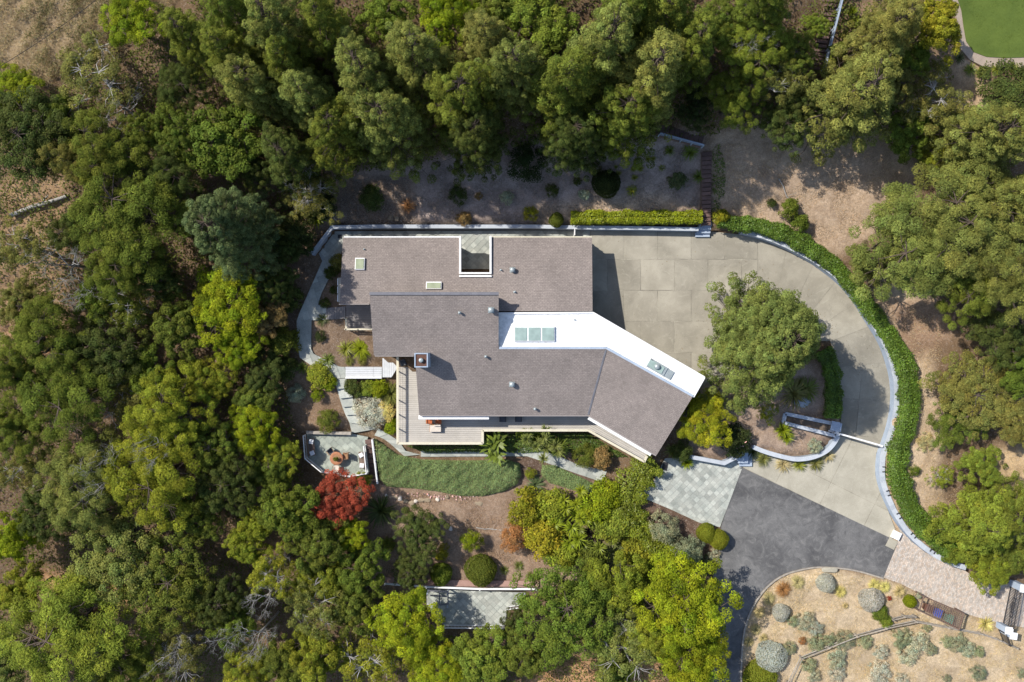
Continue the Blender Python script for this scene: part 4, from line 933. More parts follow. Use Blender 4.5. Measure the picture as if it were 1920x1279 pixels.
def ball(seed, R=1.2, h=1.7, n=9000, L=.085, W=.06):
    rg = np.random.default_rng(seed); d = rg.normal(size=(n, 3)); d /= np.linalg.norm(d, axis=1)[:, None]; d = d[d[:, 2] > -.55]; n = len(d)
    k = .97 + .07 * np.sin(2.6 * d[:, 0] + 2 + seed) * np.sin(3 * d[:, 1] + seed) + .03 * np.sin(7 * d[:, 0]) * np.sin(6 * d[:, 1] + 1) + .02 * rg.normal(size=n)
    p = d * k[:, None] * np.array([R, R, h * .58]) * rg.uniform(.93, 1, n)[:, None]; p[:, 2] += h * .42
    b = np.clip(1 + .2 * rg.normal(size=n), .5, 1.6) * (1 + .12 * np.sin(3 * d[:, 0] + 1) * np.sin(4 * d[:, 1] + 2)); hh = .06 * rg.normal(size=n)
    V = leaf_quads(p, d + .6 * rg.normal(size=(n, 3)), L, W, rg); ev = []; ef = []
    for j in range(9):
        t = math.pi * j / 8
        for i in range(16): ev.append((math.sin(t) * math.cos(i * math.pi / 8) * R * .8, math.sin(t) * math.sin(i * math.pi / 8) * R * .8, h * .42 + math.cos(t) * h * .46))
    for j in range(8):
        for i in range(16): ef.append((j * 16 + i, (j + 1) * 16 + i, (j + 1) * 16 + (i + 1) % 16, j * 16 + (i + 1) % 16))
    rgs = tube_mesh('stems', [(bent((rg.normal() * .1, rg.normal() * .1, -.1), (rg.normal() * .3, rg.normal() * .3, h * .5), rg, 4), np.linspace(.05, .02, 4)) for _ in range(5)], BARK, 4)
    return rgs, leaf_mesh('foliage', V, np.stack([b * (1 + hh), b, b * (1 - hh)], -1), LEAF, (np.array(ev), ef, np.array([.6, .6, .5]))), R, h
def blades(seed, n=70, R=.9, h=.9, w=.07, droop=.5, heads=1, hr=.6, tips=None, mat=None, base=.0):
    """rosette(s) of strap leaves"""
    rg = np.random.default_rng(seed); V = []; T = []; segs = []
    for hd in range(heads):
        c = np.array([0, 0, base]) if heads == 1 else np.array([hr * math.cos(hd * 6.28 / heads + rg.normal() * .4), hr * math.sin(hd * 6.28 / heads + rg.normal() * .4), base * rg.uniform(.75, 1.2)])
        segs.append((bent((0, 0, -.15), c + (0, 0, .1), rg, 4, 0, .02), np.linspace(.08, .05, 4)))
        for i in range(n):
            a = rg.uniform(0, 6.28); el = rg.uniform(.05, 1.35); L = R * rg.uniform(.7, 1.1); dh = np.array([math.cos(a), math.sin(a), 0]); sd = np.array([-math.sin(a), math.cos(a), 0])
            P_ = []
            for s in (0, .35, .7, 1.0):
                x = L * s * math.cos(el * (1 - droop * s)); z = h * s * math.sin(el) * (1 - droop * s * s); P_.append(c + dh * x + np.array([0, 0, z + .05]))
            ws = (w * .7, w, w * .75, .006); b = np.clip(1 + .2 * rg.normal(), .5, 1.6)
            for k in range(3):
                V += [P_[k] - sd * ws[k] / 2, P_[k + 1] - sd * ws[k + 1] / 2, P_[k + 1] + sd * ws[k + 1] / 2, P_[k] + sd * ws[k] / 2]
                T.append(np.array([b, b, b]) * (tips[k] if tips else (.75, 1, 1.15)[k]))
    return tube_mesh('stem', segs, BARK, 5), leaf_mesh('foliage', np.array(V), np.array(T), mat or LEAFG), R + (hr if heads > 1 else 0), max(h, .3) + base

PROTO['con'] = [conifer(s, 15, 3.9, 120, .22, e, 1.0) for s, e in ((1, .6), (2, .75), (3, .5))]
PROTO['den'] = [conifer(s, 13, 4.4, 140, .18, .55, 1.0) for s in (11, 12)]
PROTO['pine'] = [dome_tree(s, 11, 4.6, 180, (.38, .68), 230, .19, .05, .55, 12, True, NEEDLE, .3, .16, .03) for s in (21, 22, 23)]
PROTO['brd'] = [dome_tree(s, 8, 3.8, 140, (.34, .64), 150, .17, .115, .72, 9, base=.3) for s in (31, 32, 33)]
PROTO['oak'] = [dome_tree(s, 8, 4.2, 250, (.28, .5), 125, .12, .085, .8, 12, base=.3, tsd=.13) for s in (41, 42)]
PROTO['aca'] = [dome_tree(s, 8, 3.8, 180, (.28, .58), 150, .145, .075, .7, 10, base=.3, tsd=.2, hue=.04) for s in (51, 52)]
PROTO['thin'] = [dome_tree(s, 8, 3.8, 120, (.27, .52), 75, .17, .075, .7, 9, base=.3, tsd=.2, bark=DEADW) for s in (61, 62)]
PROTO['dead'] = [dead_tree(s) for s in (71, 72, 73)]
PROTO['shr'] = [shrub(s) for s in (81, 82, 83)]
PROTO['fine'] = [shrub(s, 1.7, 1.4, 60, (.2, .36), 95, .09, .05, .75, tsd=.12) for s in (91, 92)]
PROTO['lav'] = [shrub(s, .8, 1.2, 44, (.16, .30), 70, .085, .045, .8, tsd=.16, hue=.06) for s in (101, 102, 103)]
PROTO['ball'] = [ball(111), ball(112)]
PROTO['tuft'] = [blades(s, 240, .75, .6, .022, .75, mat=LEAF) for s in (121, 122)]
PROTO['strap'] = [blades(s, 90, .9, .7, .05, .6) for s in (131, 132)]
PROTO['yuc'] = [blades(141, 80, .85, .8, .07, .3, tips=(.8, 1.05, 1.1)), blades(142, 75, .8, .8, .07, .35, 1)]
PROTO['dra'] = [blades(151, 42, .55, .6, .06, .45, 6, .85, base=1.3), blades(152, 44, .55, .6, .06, .45, 5, .8, base=1.2)]
PROTO['ban'] = [blades(161, 11, 1.5, 1.2, .36, .5, 3, .6, base=1.2)]
PARTN = {'shr': ('stems', 'foliage'), 'fine': ('stems', 'foliage'), 'lav': ('stems', 'foliage'), 'ball': ('stems', 'foliage'), 'tuft': ('stem', 'foliage'), 'strap': ('stem', 'leaves'), 'yuc': ('stem', 'leaves'), 'dra': ('stem', 'leaves'), 'ban': ('stem', 'leaves')}
NAMES = {'con': ('conifer_tree', 'tree'), 'den': ('conifer_tree', 'tree'), 'pine': ('pine_tree', 'tree'), 'brd': ('broadleaf_tree', 'tree'), 'oak': ('oak_tree', 'tree'), 'aca': ('acacia_tree', 'tree'), 'thin': ('sparse_tree', 'tree'), 'dead': ('dead_tree', 'tree'),
 'shr': ('shrub', 'shrub'), 'fine': ('shrub', 'shrub'), 'lav': ('low_shrub', 'shrub'), 'ball': ('clipped_bush', 'bush'), 'tuft': ('grass_clump', 'grass'), 'strap': ('strap_leaf_plant', 'plant'), 'yuc': ('spiky_plant', 'plant'), 'dra': ('dracaena', 'plant'), 'ban': ('banana_plant', 'plant')}
COLR = {'C': (.50,.48,.43), 'Z': (.245,.255,.015), 'I': (.27,.285,.17), 'M': (.145,.168,.042), 'G': (.13,.155,.024), 'D': (.075,.095,.022), 'Y': (.212,.248,.012), 'O': (.18,.172,.042), 'B': (.105,.135,.052), 'L': (.175,.215,.028), 'A': (.265,.24,.02), 'R': (.36,.075,.04), 'S': (.40,.405,.29), 'P': (.175,.19,.045),
 'K': (.045,.062,.018), 'T': (.48,.39,.19), 'W': (.46,.44,.36), 'X': (.44,.21,.08), 'V': (.6,.52,.18), 'E': (.128,.165,.022), 'H': (.28,.185,.07), 'N': (.22,.235,.024), 'Q': (.5,.5,.46)}
_cnt = {}
def plant(kind, px, py, r, h, col, label, group=None, f=None):
    """px, py: middle of the plant as seen; r: its radius there; h: height in metres"""
    name, cat = NAMES[kind]; ps = PROTO[kind]; i = _cnt.get(kind, 0); _cnt[kind] = i + 1
    tm, cm, R0, h0 = ps[i % len(ps)]
    f = f if f is not None else (.5 if h > 4 else .45)
    if kind == 'dead': h *= 1.35
    z0 = g1(px, py)
    for _ in range(4):
        w = P(px, py, z0 + f * h); z0 = ground_under(w)
    w.z = z0; R = r / 20 * (H - z0 - f * h) / H
    t = thing(name, label, cat, w, group, random.uniform(0, 6.28), (R / R0, R / R0 * random.uniform(.94, 1.06), h / h0))
    pn = PARTN.get(kind, ('trunk', 'crown'))
    for me, nm in ((tm, pn[0] if kind != 'dead' else 'branches'), (cm, pn[1])):
        if me is None: continue
        o = bpy.data.objects.new(nm, me); o.parent = t; COL.objects.link(o)
        c = COLR[col]; c = tuple(.45 * a + .55 * b for a, b in zip(c, (.42,.42,.30))) if kind == 'lav' and col in 'PBLSO' else c; j = random.uniform(.9, 1.1); o.color = (c[0] * j * random.uniform(.94, 1.06), c[1] * j, c[2] * j, 1)
    return t
def table(txt, group=None, rs=1.0, hs=1.0):
    for ln in txt.strip().splitlines():
        a, lab = ln.split('|'); k, px, py, r, h, c = a.split(); plant(k, float(px), float(py), float(r) * rs, float(h) * hs, c, lab.strip(), group)

# leafy skins laid over a shape: hedges, mats, undergrowth
def skin_leaves(name, p, nrm, L, W, tint_sd, mat, color, parent, seed, core=None, patch=None):
    rg = np.random.default_rng(seed); n = len(p)
    b = np.clip(1 + tint_sd * rg.normal(size=n), .45, 1.7); 
    if patch is not None: b *= patch
    hh = .07 * rg.normal(size=n); c0 = p.mean(0); c0[2] = p[:, 2].min()
    V = leaf_quads(p - c0, nrm, L, W, rg); ex = None
    if core: ex = (np.array(core[0]) - c0, core[1], np.array([.55, .55, .5]))
    me = leaf_mesh(name, V, np.stack([b * (1 + hh), b, b * (1 - hh)], -1), mat, ex)
    o = bpy.data.objects.new(name, me); o.color = (*color, 1); _reg(o, Vector(c0), parent); return o
def hedge(label, pts, w, h, col, seed, dens=230, L=.15, W=.1, n=60, base=None, name='hedge', bulge=.2):
    rg = np.random.default_rng(seed); q = smooth_path(pts, n) if len(pts) > 2 else np.linspace(pts[0], pts[1], n)
    ws = [w] * n if not hasattr(w, '__len__') else np.interp(np.linspace(0, 1, n), np.linspace(0, 1, len(w)), w)
    Z = np.array([base if base is not None else g1(a, b) for a, b in q]); Wp_ = np.array([tuple(P(a, b, z + h * .6)) for (a, b), z in zip(q, Z)])[:, :2]
    T = np.gradient(Wp_, axis=0); ds = np.linalg.norm(np.diff(Wp_, axis=0), axis=1); T /= np.linalg.norm(T, axis=1)[:, None]; N = np.stack([-T[:, 1], T[:, 0]], -1)
    Ltot = ds.sum(); m = int(Ltot * (np.mean(ws) + 1.6 * h) * dens); s = rg.uniform(0, n - 1.001, m); i = s.astype(int); fr = (s - i)[:, None]
    c = Wp_[i] * (1 - fr) + Wp_[i + 1] * fr; nn = N[i]; z = Z[i] * (1 - fr[:, 0]) + Z[i + 1] * fr[:, 0]; wl = np.asarray(ws)[i]
    an = rg.uniform(-.25, np.pi + .25, m); e = .55
    cx = np.sign(np.cos(an)) * np.abs(np.cos(an)) ** e * wl / 2; cz = np.sign(np.sin(an)) * np.abs(np.sin(an)) ** e
    k = 1 + bulge * np.sin(c[:, 0] * 2.1 + 1.3 * np.cos(c[:, 1] * 1.7)) * np.cos(c[:, 1] * 2.4 + cx) + .09 * rg.normal(size=m) + .08 * np.sin(c[:, 0] * 5.3 + c[:, 1] * 4.1) 
    inn = rg.uniform(.86, 1.0, m) * k
    p = np.c_[c + nn * (cx * inn)[:, None], z + h * .32 + cz * h * .62 * inn]
    nr = np.c_[nn * np.cos(an)[:, None], np.sin(an) + .4] + .55 * rg.normal(size=(m, 3))
    patch = 1 + .16 * np.sin(c[:, 0] * 1.1 + 2) * np.sin(c[:, 1] * 1.3 + 1) + .16 * np.sin(c[:, 0] * 3.1 + 1) * np.sin(c[:, 1] * 2.7) + .1 * np.sin(c[:, 0] * 7.3 + c[:, 1] * 6.1)
    cv = []; cf = []
    for j in range(n):
        for a in np.linspace(-.3, np.pi + .3, 8):
            x = math.copysign(abs(math.cos(a)) ** e, math.cos(a)) * ws[j] / 2 * (.86 - bulge); zz = math.copysign(abs(math.sin(a)) ** e, math.sin(a)); cv.append((*(Wp_[j] + N[j] * x), Z[j] + h * .3 + zz * h * (.58 - .6 * bulge)))
    for j in range(n - 1):
        for a in range(7): cf.append((j * 8 + a, j * 8 + a + 1, (j + 1) * 8 + a + 1, (j + 1) * 8 + a))
    mid = n // 2; t = thing(name, label, 'hedge', (*Wp_[mid], Z[mid]))
    skin_leaves('foliage', p, nr, L, W, .2, LEAFG, COLR[col] if isinstance(col, str) else col, t, seed, (cv, cf), patch)
    sg = [(bent((*Wp_[j], Z[j] - .1), (*Wp_[j], Z[j] + h * .5), rg, 3, 0, .02), (.05, .04, .02)) for j in range(2, n - 1, 4)]
    V, F = tubes(sg, 4); mk('stems', V, F, BARK, t)
    return t
def mat_cover(name, label, poly, h, dens, L, W, col, seed, mat=None, lump=.5, clipf=None, kind='stuff'):
    """dense low cover over an area: one uncountable mass"""
    rg = np.random.default_rng(seed); x0, y0 = np.min(poly, 0); x1, y1 = np.max(poly, 0)
    n = int((x1 - x0) * (y1 - y0) / 400 * dens); x = rg.uniform(x0, x1, n); y = rg.uniform(y0, y1, n); k = inpoly(x, y, poly)
    if clipf is not None: k &= clipf(x, y, rg)
    x, y = x[k], y[k]; n = len(x); z = np.concatenate([zt(x[i:i + 6000], y[i:i + 6000]) for i in range(0, n, 6000)])
    d = np.full(n, 1e9)
    for i in range(len(poly)):
        a = np.array(poly[i], float); b = np.array(poly[(i + 1) % len(poly)], float); ab = b - a; t = np.clip(((x - a[0]) * ab[0] + (y - a[1]) * ab[1]) / (ab @ ab), 0, 1)
        d = np.minimum(d, np.hypot(x - a[0] - t * ab[0], y - a[1] - t * ab[1]))
    edge_ = np.clip(d / 9, 0, 1) ** .5
    def lumps(x, y): return .45 * np.sin(x / 9 + 2 * np.sin(y / 13)) * np.sin(y / 8 + 1.5 * np.sin(x / 17)) + .3 * np.sin(x / 4.3 + 1.7 * np.sin(y / 6.1)) * np.sin(y / 4.7 + x / 11) + .25 * np.sin(x / 21 - y / 16) * np.sin(y / 24 + 2)
    lm = lumps(x, y); gx = (lumps(x + 1, y) - lm) * 9; gy = (lumps(x, y + 1) - lm) * 9
    hh = h * edge_ * (1 - lump / 2 + lump / 2 * lm) * rg.uniform(.75, 1, n); zz = z + hh
    kk = (H - zz) / H; p = np.c_[(x - 960) / 20 * kk, (640 - y) / 20 * kk, zz]
    nr = np.c_[-gx * lump, gy * lump, np.ones(n)] + .6 * rg.normal(size=(n, 3))
    o = skin_leaves(name, p, nr, L, W, .2, mat or LEAF, COLR[col] if isinstance(col, str) else col, None, seed + 1, None, 1 + .12 * lm)
    o['label'] = label; stuff(o); return o

# ------------------------------------------------------------------ hedges and ground covers
hedge('bright yellow green clipped hedge on top of the wall behind the forecourt', [(1070,408),(1316,408)], 1.15, 1.1, (.25,.28,.012), 201, 330, .14, .09, 50, 1.0)
HB0 = [(1345,418),(1375,425),(1410,425),(1450,436),(1500,458),(1545,487),(1582,520),(1615,563),(1650,614),(1684,665),(1701,712),(1702,768),(1690,815),(1677,862),(1682,908),(1702,957),(1735,1000),(1772,1030),(1800,1046)]
_hp = np.array(HB0, float); _tn = np.gradient(_hp, axis=0); _tn /= np.linalg.norm(_tn, axis=1)[:, None]; HB = [tuple(p + np.array([t[1], -t[0]]) * 5) for p, t in zip(_hp, _tn)]
hedge('long dark green hedge curving round the outside of the white drive wall', HB, [1.2,1.4,1.5,1.4,1.4,1.6,1.7,1.75,1.75,1.8,1.9,1.8,1.5], 1.1, (.115,.185,.024), 202, 230, .14, .1, 120)
hedge('short dark green hedge between the drive ramp and the big round tree', [(1545,655),(1560,690),(1566,735),(1563,785)], 1.5, 1.2, (.10,.17,.02), 203, 230, .14, .1, 30)
hedge('leafy green hedge below the angled wing beside the slate court', [(1230,868),(1205,888),(1185,915),(1180,950),(1200,985),(1230,1020),(1260,1060)], [2.6,3.0,3.0,2.2,2.2,2.4,2.0], 1.5, (.185,.215,.02), 204, 200, .16, .1, 40, None, 'hedge', .45)
mat_cover('juniper_mat', 'thick grey green juniper bank below the deck', [(702,822),(722,836),(745,853),(790,862),(880,864),(950,862),(974,870),(978,890),(970,908),(945,922),(905,931),(860,930),(820,922),(775,916),(725,913),(713,900),(706,860)], 1.1, 900, .11, .05, (.23,.30,.12), 210, NEEDLE, .48)
mat_cover('juniper_mat', 'small grey green juniper mat beside the lower garden walk', [(1016,872),(1040,873),(1088,895),(1126,914),(1120,926),(1080,921),(1030,906),(1014,890)], .7, 950, .11, .05, (.23,.30,.12), 211, NEEDLE, .3)
mat_cover('ivy_cover', 'dark ivy under the edge of the south deck', [(760,836),(905,834),(905,812),(1100,812),(1180,858),(1120,858),(1040,846),(980,850),(900,848),(800,850)], .45, 260, .15, .1, (.10,.15,.025), 212, LEAFG, .6)
mat_cover('ivy_cover', 'green ground cover beside the brown stairs on the slope', [(1336,280),(1350,270),(1362,320),(1358,370),(1350,405),(1335,405)], .35, 110, .15, .1, (.13,.17,.035), 213, LEAFG, .9)
lawn = struct(sheet('lawn', LAWN, zs, .06, TURFM)); lawn['label'] = 'smooth green lawn corner at top right'
lp_ = struct(sheet('lawn_path', LPATH, zs, .02, M('lawn path gravel', (.42,.34,.27), (.36,.29,.23), 2, 20, .9, 0, .2))); lp_['label'] = 'pale curved path edging the lawn'
mat_cover('lawn_grass', 'short mown grass blades of the lawn', [(1790,-20),(1803,20),(1807,50),(1812,78),(1826,98),(1850,107),(1885,109),(1960,107),(1990,-20)], .07, 260, .1, .03, (.12,.165,.03), 214, LEAF, .3)
mat_cover('grass_patch', 'shaded green grass patch between the trees below the slate court', [(1150,1030),(1190,1025),(1235,1050),(1250,1100),(1170,1100)], .2, 300, .14, .03, (.15,.20,.05), 215, LEAF, .5)
def thinned(fr, seed):
    def f(x, y, rg): v = np.sin(x / 19 + 3 * np.sin(y / 37 + seed)) * np.sin(y / 16 + 2 * np.sin(x / 29)) + .5 * np.sin(x / 7 + y / 11); return (v + rg.normal(size=len(x)) * .35 > fr) & ~inpoly(x, y, DRIVE)
    return f
mat_cover('dry_grass', 'dry straw coloured grass on the sunny bank at lower right', [(1391,1290),(1393,1197),(1408,1148),(1435,1108),(1470,1081),(1540,1067),(1656,1089),(1730,1120),(1810,1155),(2000,1195),(2000,1420),(1391,1420)], .16, 150, .2, .022, (.60,.46,.27), 220, LEAF, .5, thinned(-.2, 1))
mat_cover('dry_grass', 'dry brown grass and scrub on the slope at top left', [(-300,-200),(380,-200),(330,20),(240,110),(120,170),(60,160),(-300,210)], .4, 130, .3, .03, (.42,.33,.20), 221, LEAF, .9, thinned(-.3, 2))
mat_cover('dry_scrub', 'olive scrub patches in the dry slope at top left', [(-200,-100),(360,-100),(300,30),(200,120),(60,160),(-200,180)], .8, 150, .17, .06, (.20,.175,.08), 222, LEAF, 1.0, thinned(.35, 5))
mat_cover('wood_chips', 'pale straw and bark chips scattered on the sunny clearing', [(1345,270),(1700,260),(1700,350),(1620,440),(1560,470),(1345,410)], .05, 90, .16, .03, (.50,.37,.26), 223, LEAF, .3, thinned(-.6, 3))
mat_cover('bark_chips', 'bark chips over the mulch bed behind the house', [(640,340),(980,300),(1300,270),(1310,390),(1060,420),(640,424)], .04, 130, .13, .05, (.33,.27,.24), 224, LEAF, .3, thinned(-.8, 4))
mat_cover('bark_chips', 'bark chips over the planting island beside the ramp', [(1330,745),(1480,700),(1560,745),(1560,800),(1500,850),(1300,850)], .04, 130, .13, .04, (.44,.32,.24), 225, LEAF, .3, thinned(-.8, 6))
mat_cover('leaf_litter', 'fallen leaves on the garden soil below the juniper bank', [(720,925),(980,925),(1120,920),(1130,1080),(720,1080)], .04, 110, .12, .05, (.38,.26,.18), 226, LEAF, .3, thinned(-.8, 7))
mat_cover('dry_grass', 'dry grass strip outside the curved hedge', [(1690,560),(1765,600),(1770,720),(1790,900),(1830,1030),(1790,1030),(1740,970),(1722,900),(1735,780),(1730,690),(1690,620)], .14, 110, .18, .025, (.56,.42,.27), 227, LEAF, .5, thinned(-.3, 8))
# woodland floor greenery, too tangled to count
WOODN = [(-350,190),(90,170),(210,120),(330,30),(400,-200),(1790,-200),(1780,80),(1740,240),(1500,230),(1330,255),(960,275),(640,330),(590,420),(545,500),(530,700),(560,830),(570,900),(600,1000),(700,1110),(800,1190),(1000,1200),(1120,1110),(1320,1100),(1325,1450),(-350,1450)]
def woods(x, y, rg):
    v = np.sin(x / 31 + 2 * np.sin(y / 47)) * np.sin(y / 27 + 2 * np.sin(x / 39)) + .4 * rg.normal(size=len(x)); c = np.hypot(x - 960, (y - 640) * 1.4); return (v > -.35)
mat_cover('undergrowth', 'dark tangled undergrowth on the woodland floor', WOODN, 1.5, 48, .22, .12, (.12,.135,.028), 230, LEAF, 1.0, woods)

# ------------------------------------------------------------------ trees of the wood above the house
table('''
aca 255 48 58 7 Y | bright yellow green rounded tree alone on the dry slope at top left
aca 35 175 52 7 Y | yellow green tree cut by the left edge near the top
thin 180 140 80 8 O | sparse grey green tree with bare twigs below the dry slope
dead 225 200 62 7 Q | leafless grey tangle of branches below the sparse tree at top left
con 360 75 46 12 G | narrow green conifer right of the bright tree at top left
con 432 105 52 14 G | green conifer, second from left along the top
con 520 55 56 15 P | light green conifer at the top edge, left of the bare soil patch
con 612 52 48 15 G | tall leaning conifer beside the bare soil patch at the top
den 482 165 58 14 P | full light green conifer above the dark hollow at upper left
pine 345 165 44 9 D | dark pine in the hollow below the narrow conifer
brd 425 268 80 11 E | large bright leafy tree at upper left of the house
con 585 190 60 16 P | pale conifer between the leafy tree and the soil patch
con 685 150 60 16 P | pale green conifer below the bare soil patch
brd 725 42 48 9 L | light leafy tree right of the bare soil patch at the top
con 785 115 62 16 P | soft green conifer in the middle of the upper left wood
aca 838 38 58 10 Y | yellowish leafy tree at the top edge, left of the brown topped conifer
con 912 85 54 15 O | conifer with a brownish top near the top edge
den 640 250 62 15 G | dense conifer on the wood edge above the bare twigs
den 730 240 72 18 P | large sunlit conifer on the wood edge with yellow tipped boughs
con 868 190 66 16 G | conifer with bright boughs left of the tall row
den 895 262 54 14 D | dark conifer hanging over the mulch bed, left one
con 962 140 60 16 P | pale conifer in the middle of the upper wood
brd 1000 45 70 10 L | light green leafy tree at the top edge, centre
con 1062 165 74 18 G | tall conifer above the dark oval shrub bed
con 1135 95 66 17 P | pale tall conifer behind the row above the forecourt
den 1165 225 68 16 G | dense dark skirted conifer above the mulch bed, right one
con 1215 150 74 18 P | tallest pale green conifer above the forecourt corner
den 1075 262 52 13 D | dark lower conifer at the edge of the mulch bed
con 1240 35 62 15 G | green conifer at the top edge, right of centre
oak 1330 55 52 9 G | round dark leafed tree at the top, left of the white twigs
pine 1400 85 66 10 L | pine with white dead twigs near the top right
dead 1408 75 52 8 Q | white leafless twigs in the crown of the top right pine
pine 1372 190 58 10 E | pine over the upper stairs landing
thin 1452 150 58 9 O | sparse olive tree left of the round shrub at the top right
oak 1470 235 56 8 D | dark oak shading the clearing edge
oak 1300 212 40 7 K | very dark tree beside the rail of the upper stairs
con 1595 185 84 14 P | broad light green conifer above the clearing
con 1655 65 60 14 O | grey green conifer right of the top stairs
brd 1742 55 56 9 A | golden brown leafy tree left of the lawn
thin 1742 190 66 8 O | sparse olive tree between the lawn path and the light conifer
brd 1690 250 46 7 E | green tree on the right rim of the clearing
den 1840 262 80 13 P | wide pale green conifer below the lawn
oak 1740 285 40 4 N | dense bright rounded tree at the right end of the clearing
fine 1888 172 62 2.6 D | wide dark spreading shrub below the lawn path
pine 1692 465 104 12 P | left half of the big pine pair behind the curved hedge
pine 1800 420 110 14 P | largest pine behind the curved hedge, with layered pads
pine 1880 520 84 12 P | pine at the right edge below the largest pine
den 1900 375 60 12 P | pale conifer at the right edge above the pines
pine 1800 545 62 10 G | dark skirted lower pine above the shaded soil
oak 1870 620 66 7 D | dark shaded tree at the right edge below the pines
brd 1905 690 46 6 E | green tree at the right edge above the olive dome
oak 1825 730 84 5 O | broad olive domed tree at the right edge
oak 1790 785 58 3.6 G | dark green dome tucked under the olive domed tree
brd 1905 790 50 6 O | olive tree at the right edge below the domes
brd 1832 868 40 4 L | bright light green small tree right of the dry strip
thin 1762 895 26 2.5 N | small yellowish twiggy tree on the dry strip
con 1840 985 66 8 L | feathery light green tree at the right edge above the paved drive
con 1895 960 50 8 G | feathery dark tree at the right edge, behind the feathery light one
brd 1848 1055 52 4.5 N | glossy rounded tree overhanging the paved drive
brd 1905 1040 40 5 G | green tree at the right edge above the gate pillar
pine 1628 500 44 7 P | small pine leaning over the curved hedge, left of the big pair
oak 1482 105 44 8 G | green oak left of the pale stair handrail
oak 1505 195 46 8 D | dark oak between the clearing and the upper wood
brd 1668 160 44 8 O | olive tree right of the broad light green conifer
con 1420 20 50 13 G | conifer at the top edge above the white twigs
brd 1700 110 40 7 E | green tree below the golden brown tree
con 545 125 48 15 G | green conifer between the two pale ones left of the soil patch
con 545 300 50 13 D | dark conifer in the shade left of the dense conifer on the wood edge
con 1292 95 54 15 G | green conifer between the tallest one and the white twigs
con 440 30 46 14 G | green conifer at the top edge, third from left
con 1180 25 56 15 G | conifer at the top edge, left of the right of centre one
brd 930 25 44 9 G | green leafy tree at the top edge right of the yellowish one
pine 1440 645 0.1 1 G | placeholder''' .rsplit('\n', 1)[0], 'trees of the wood above the house', 1.14, .7)
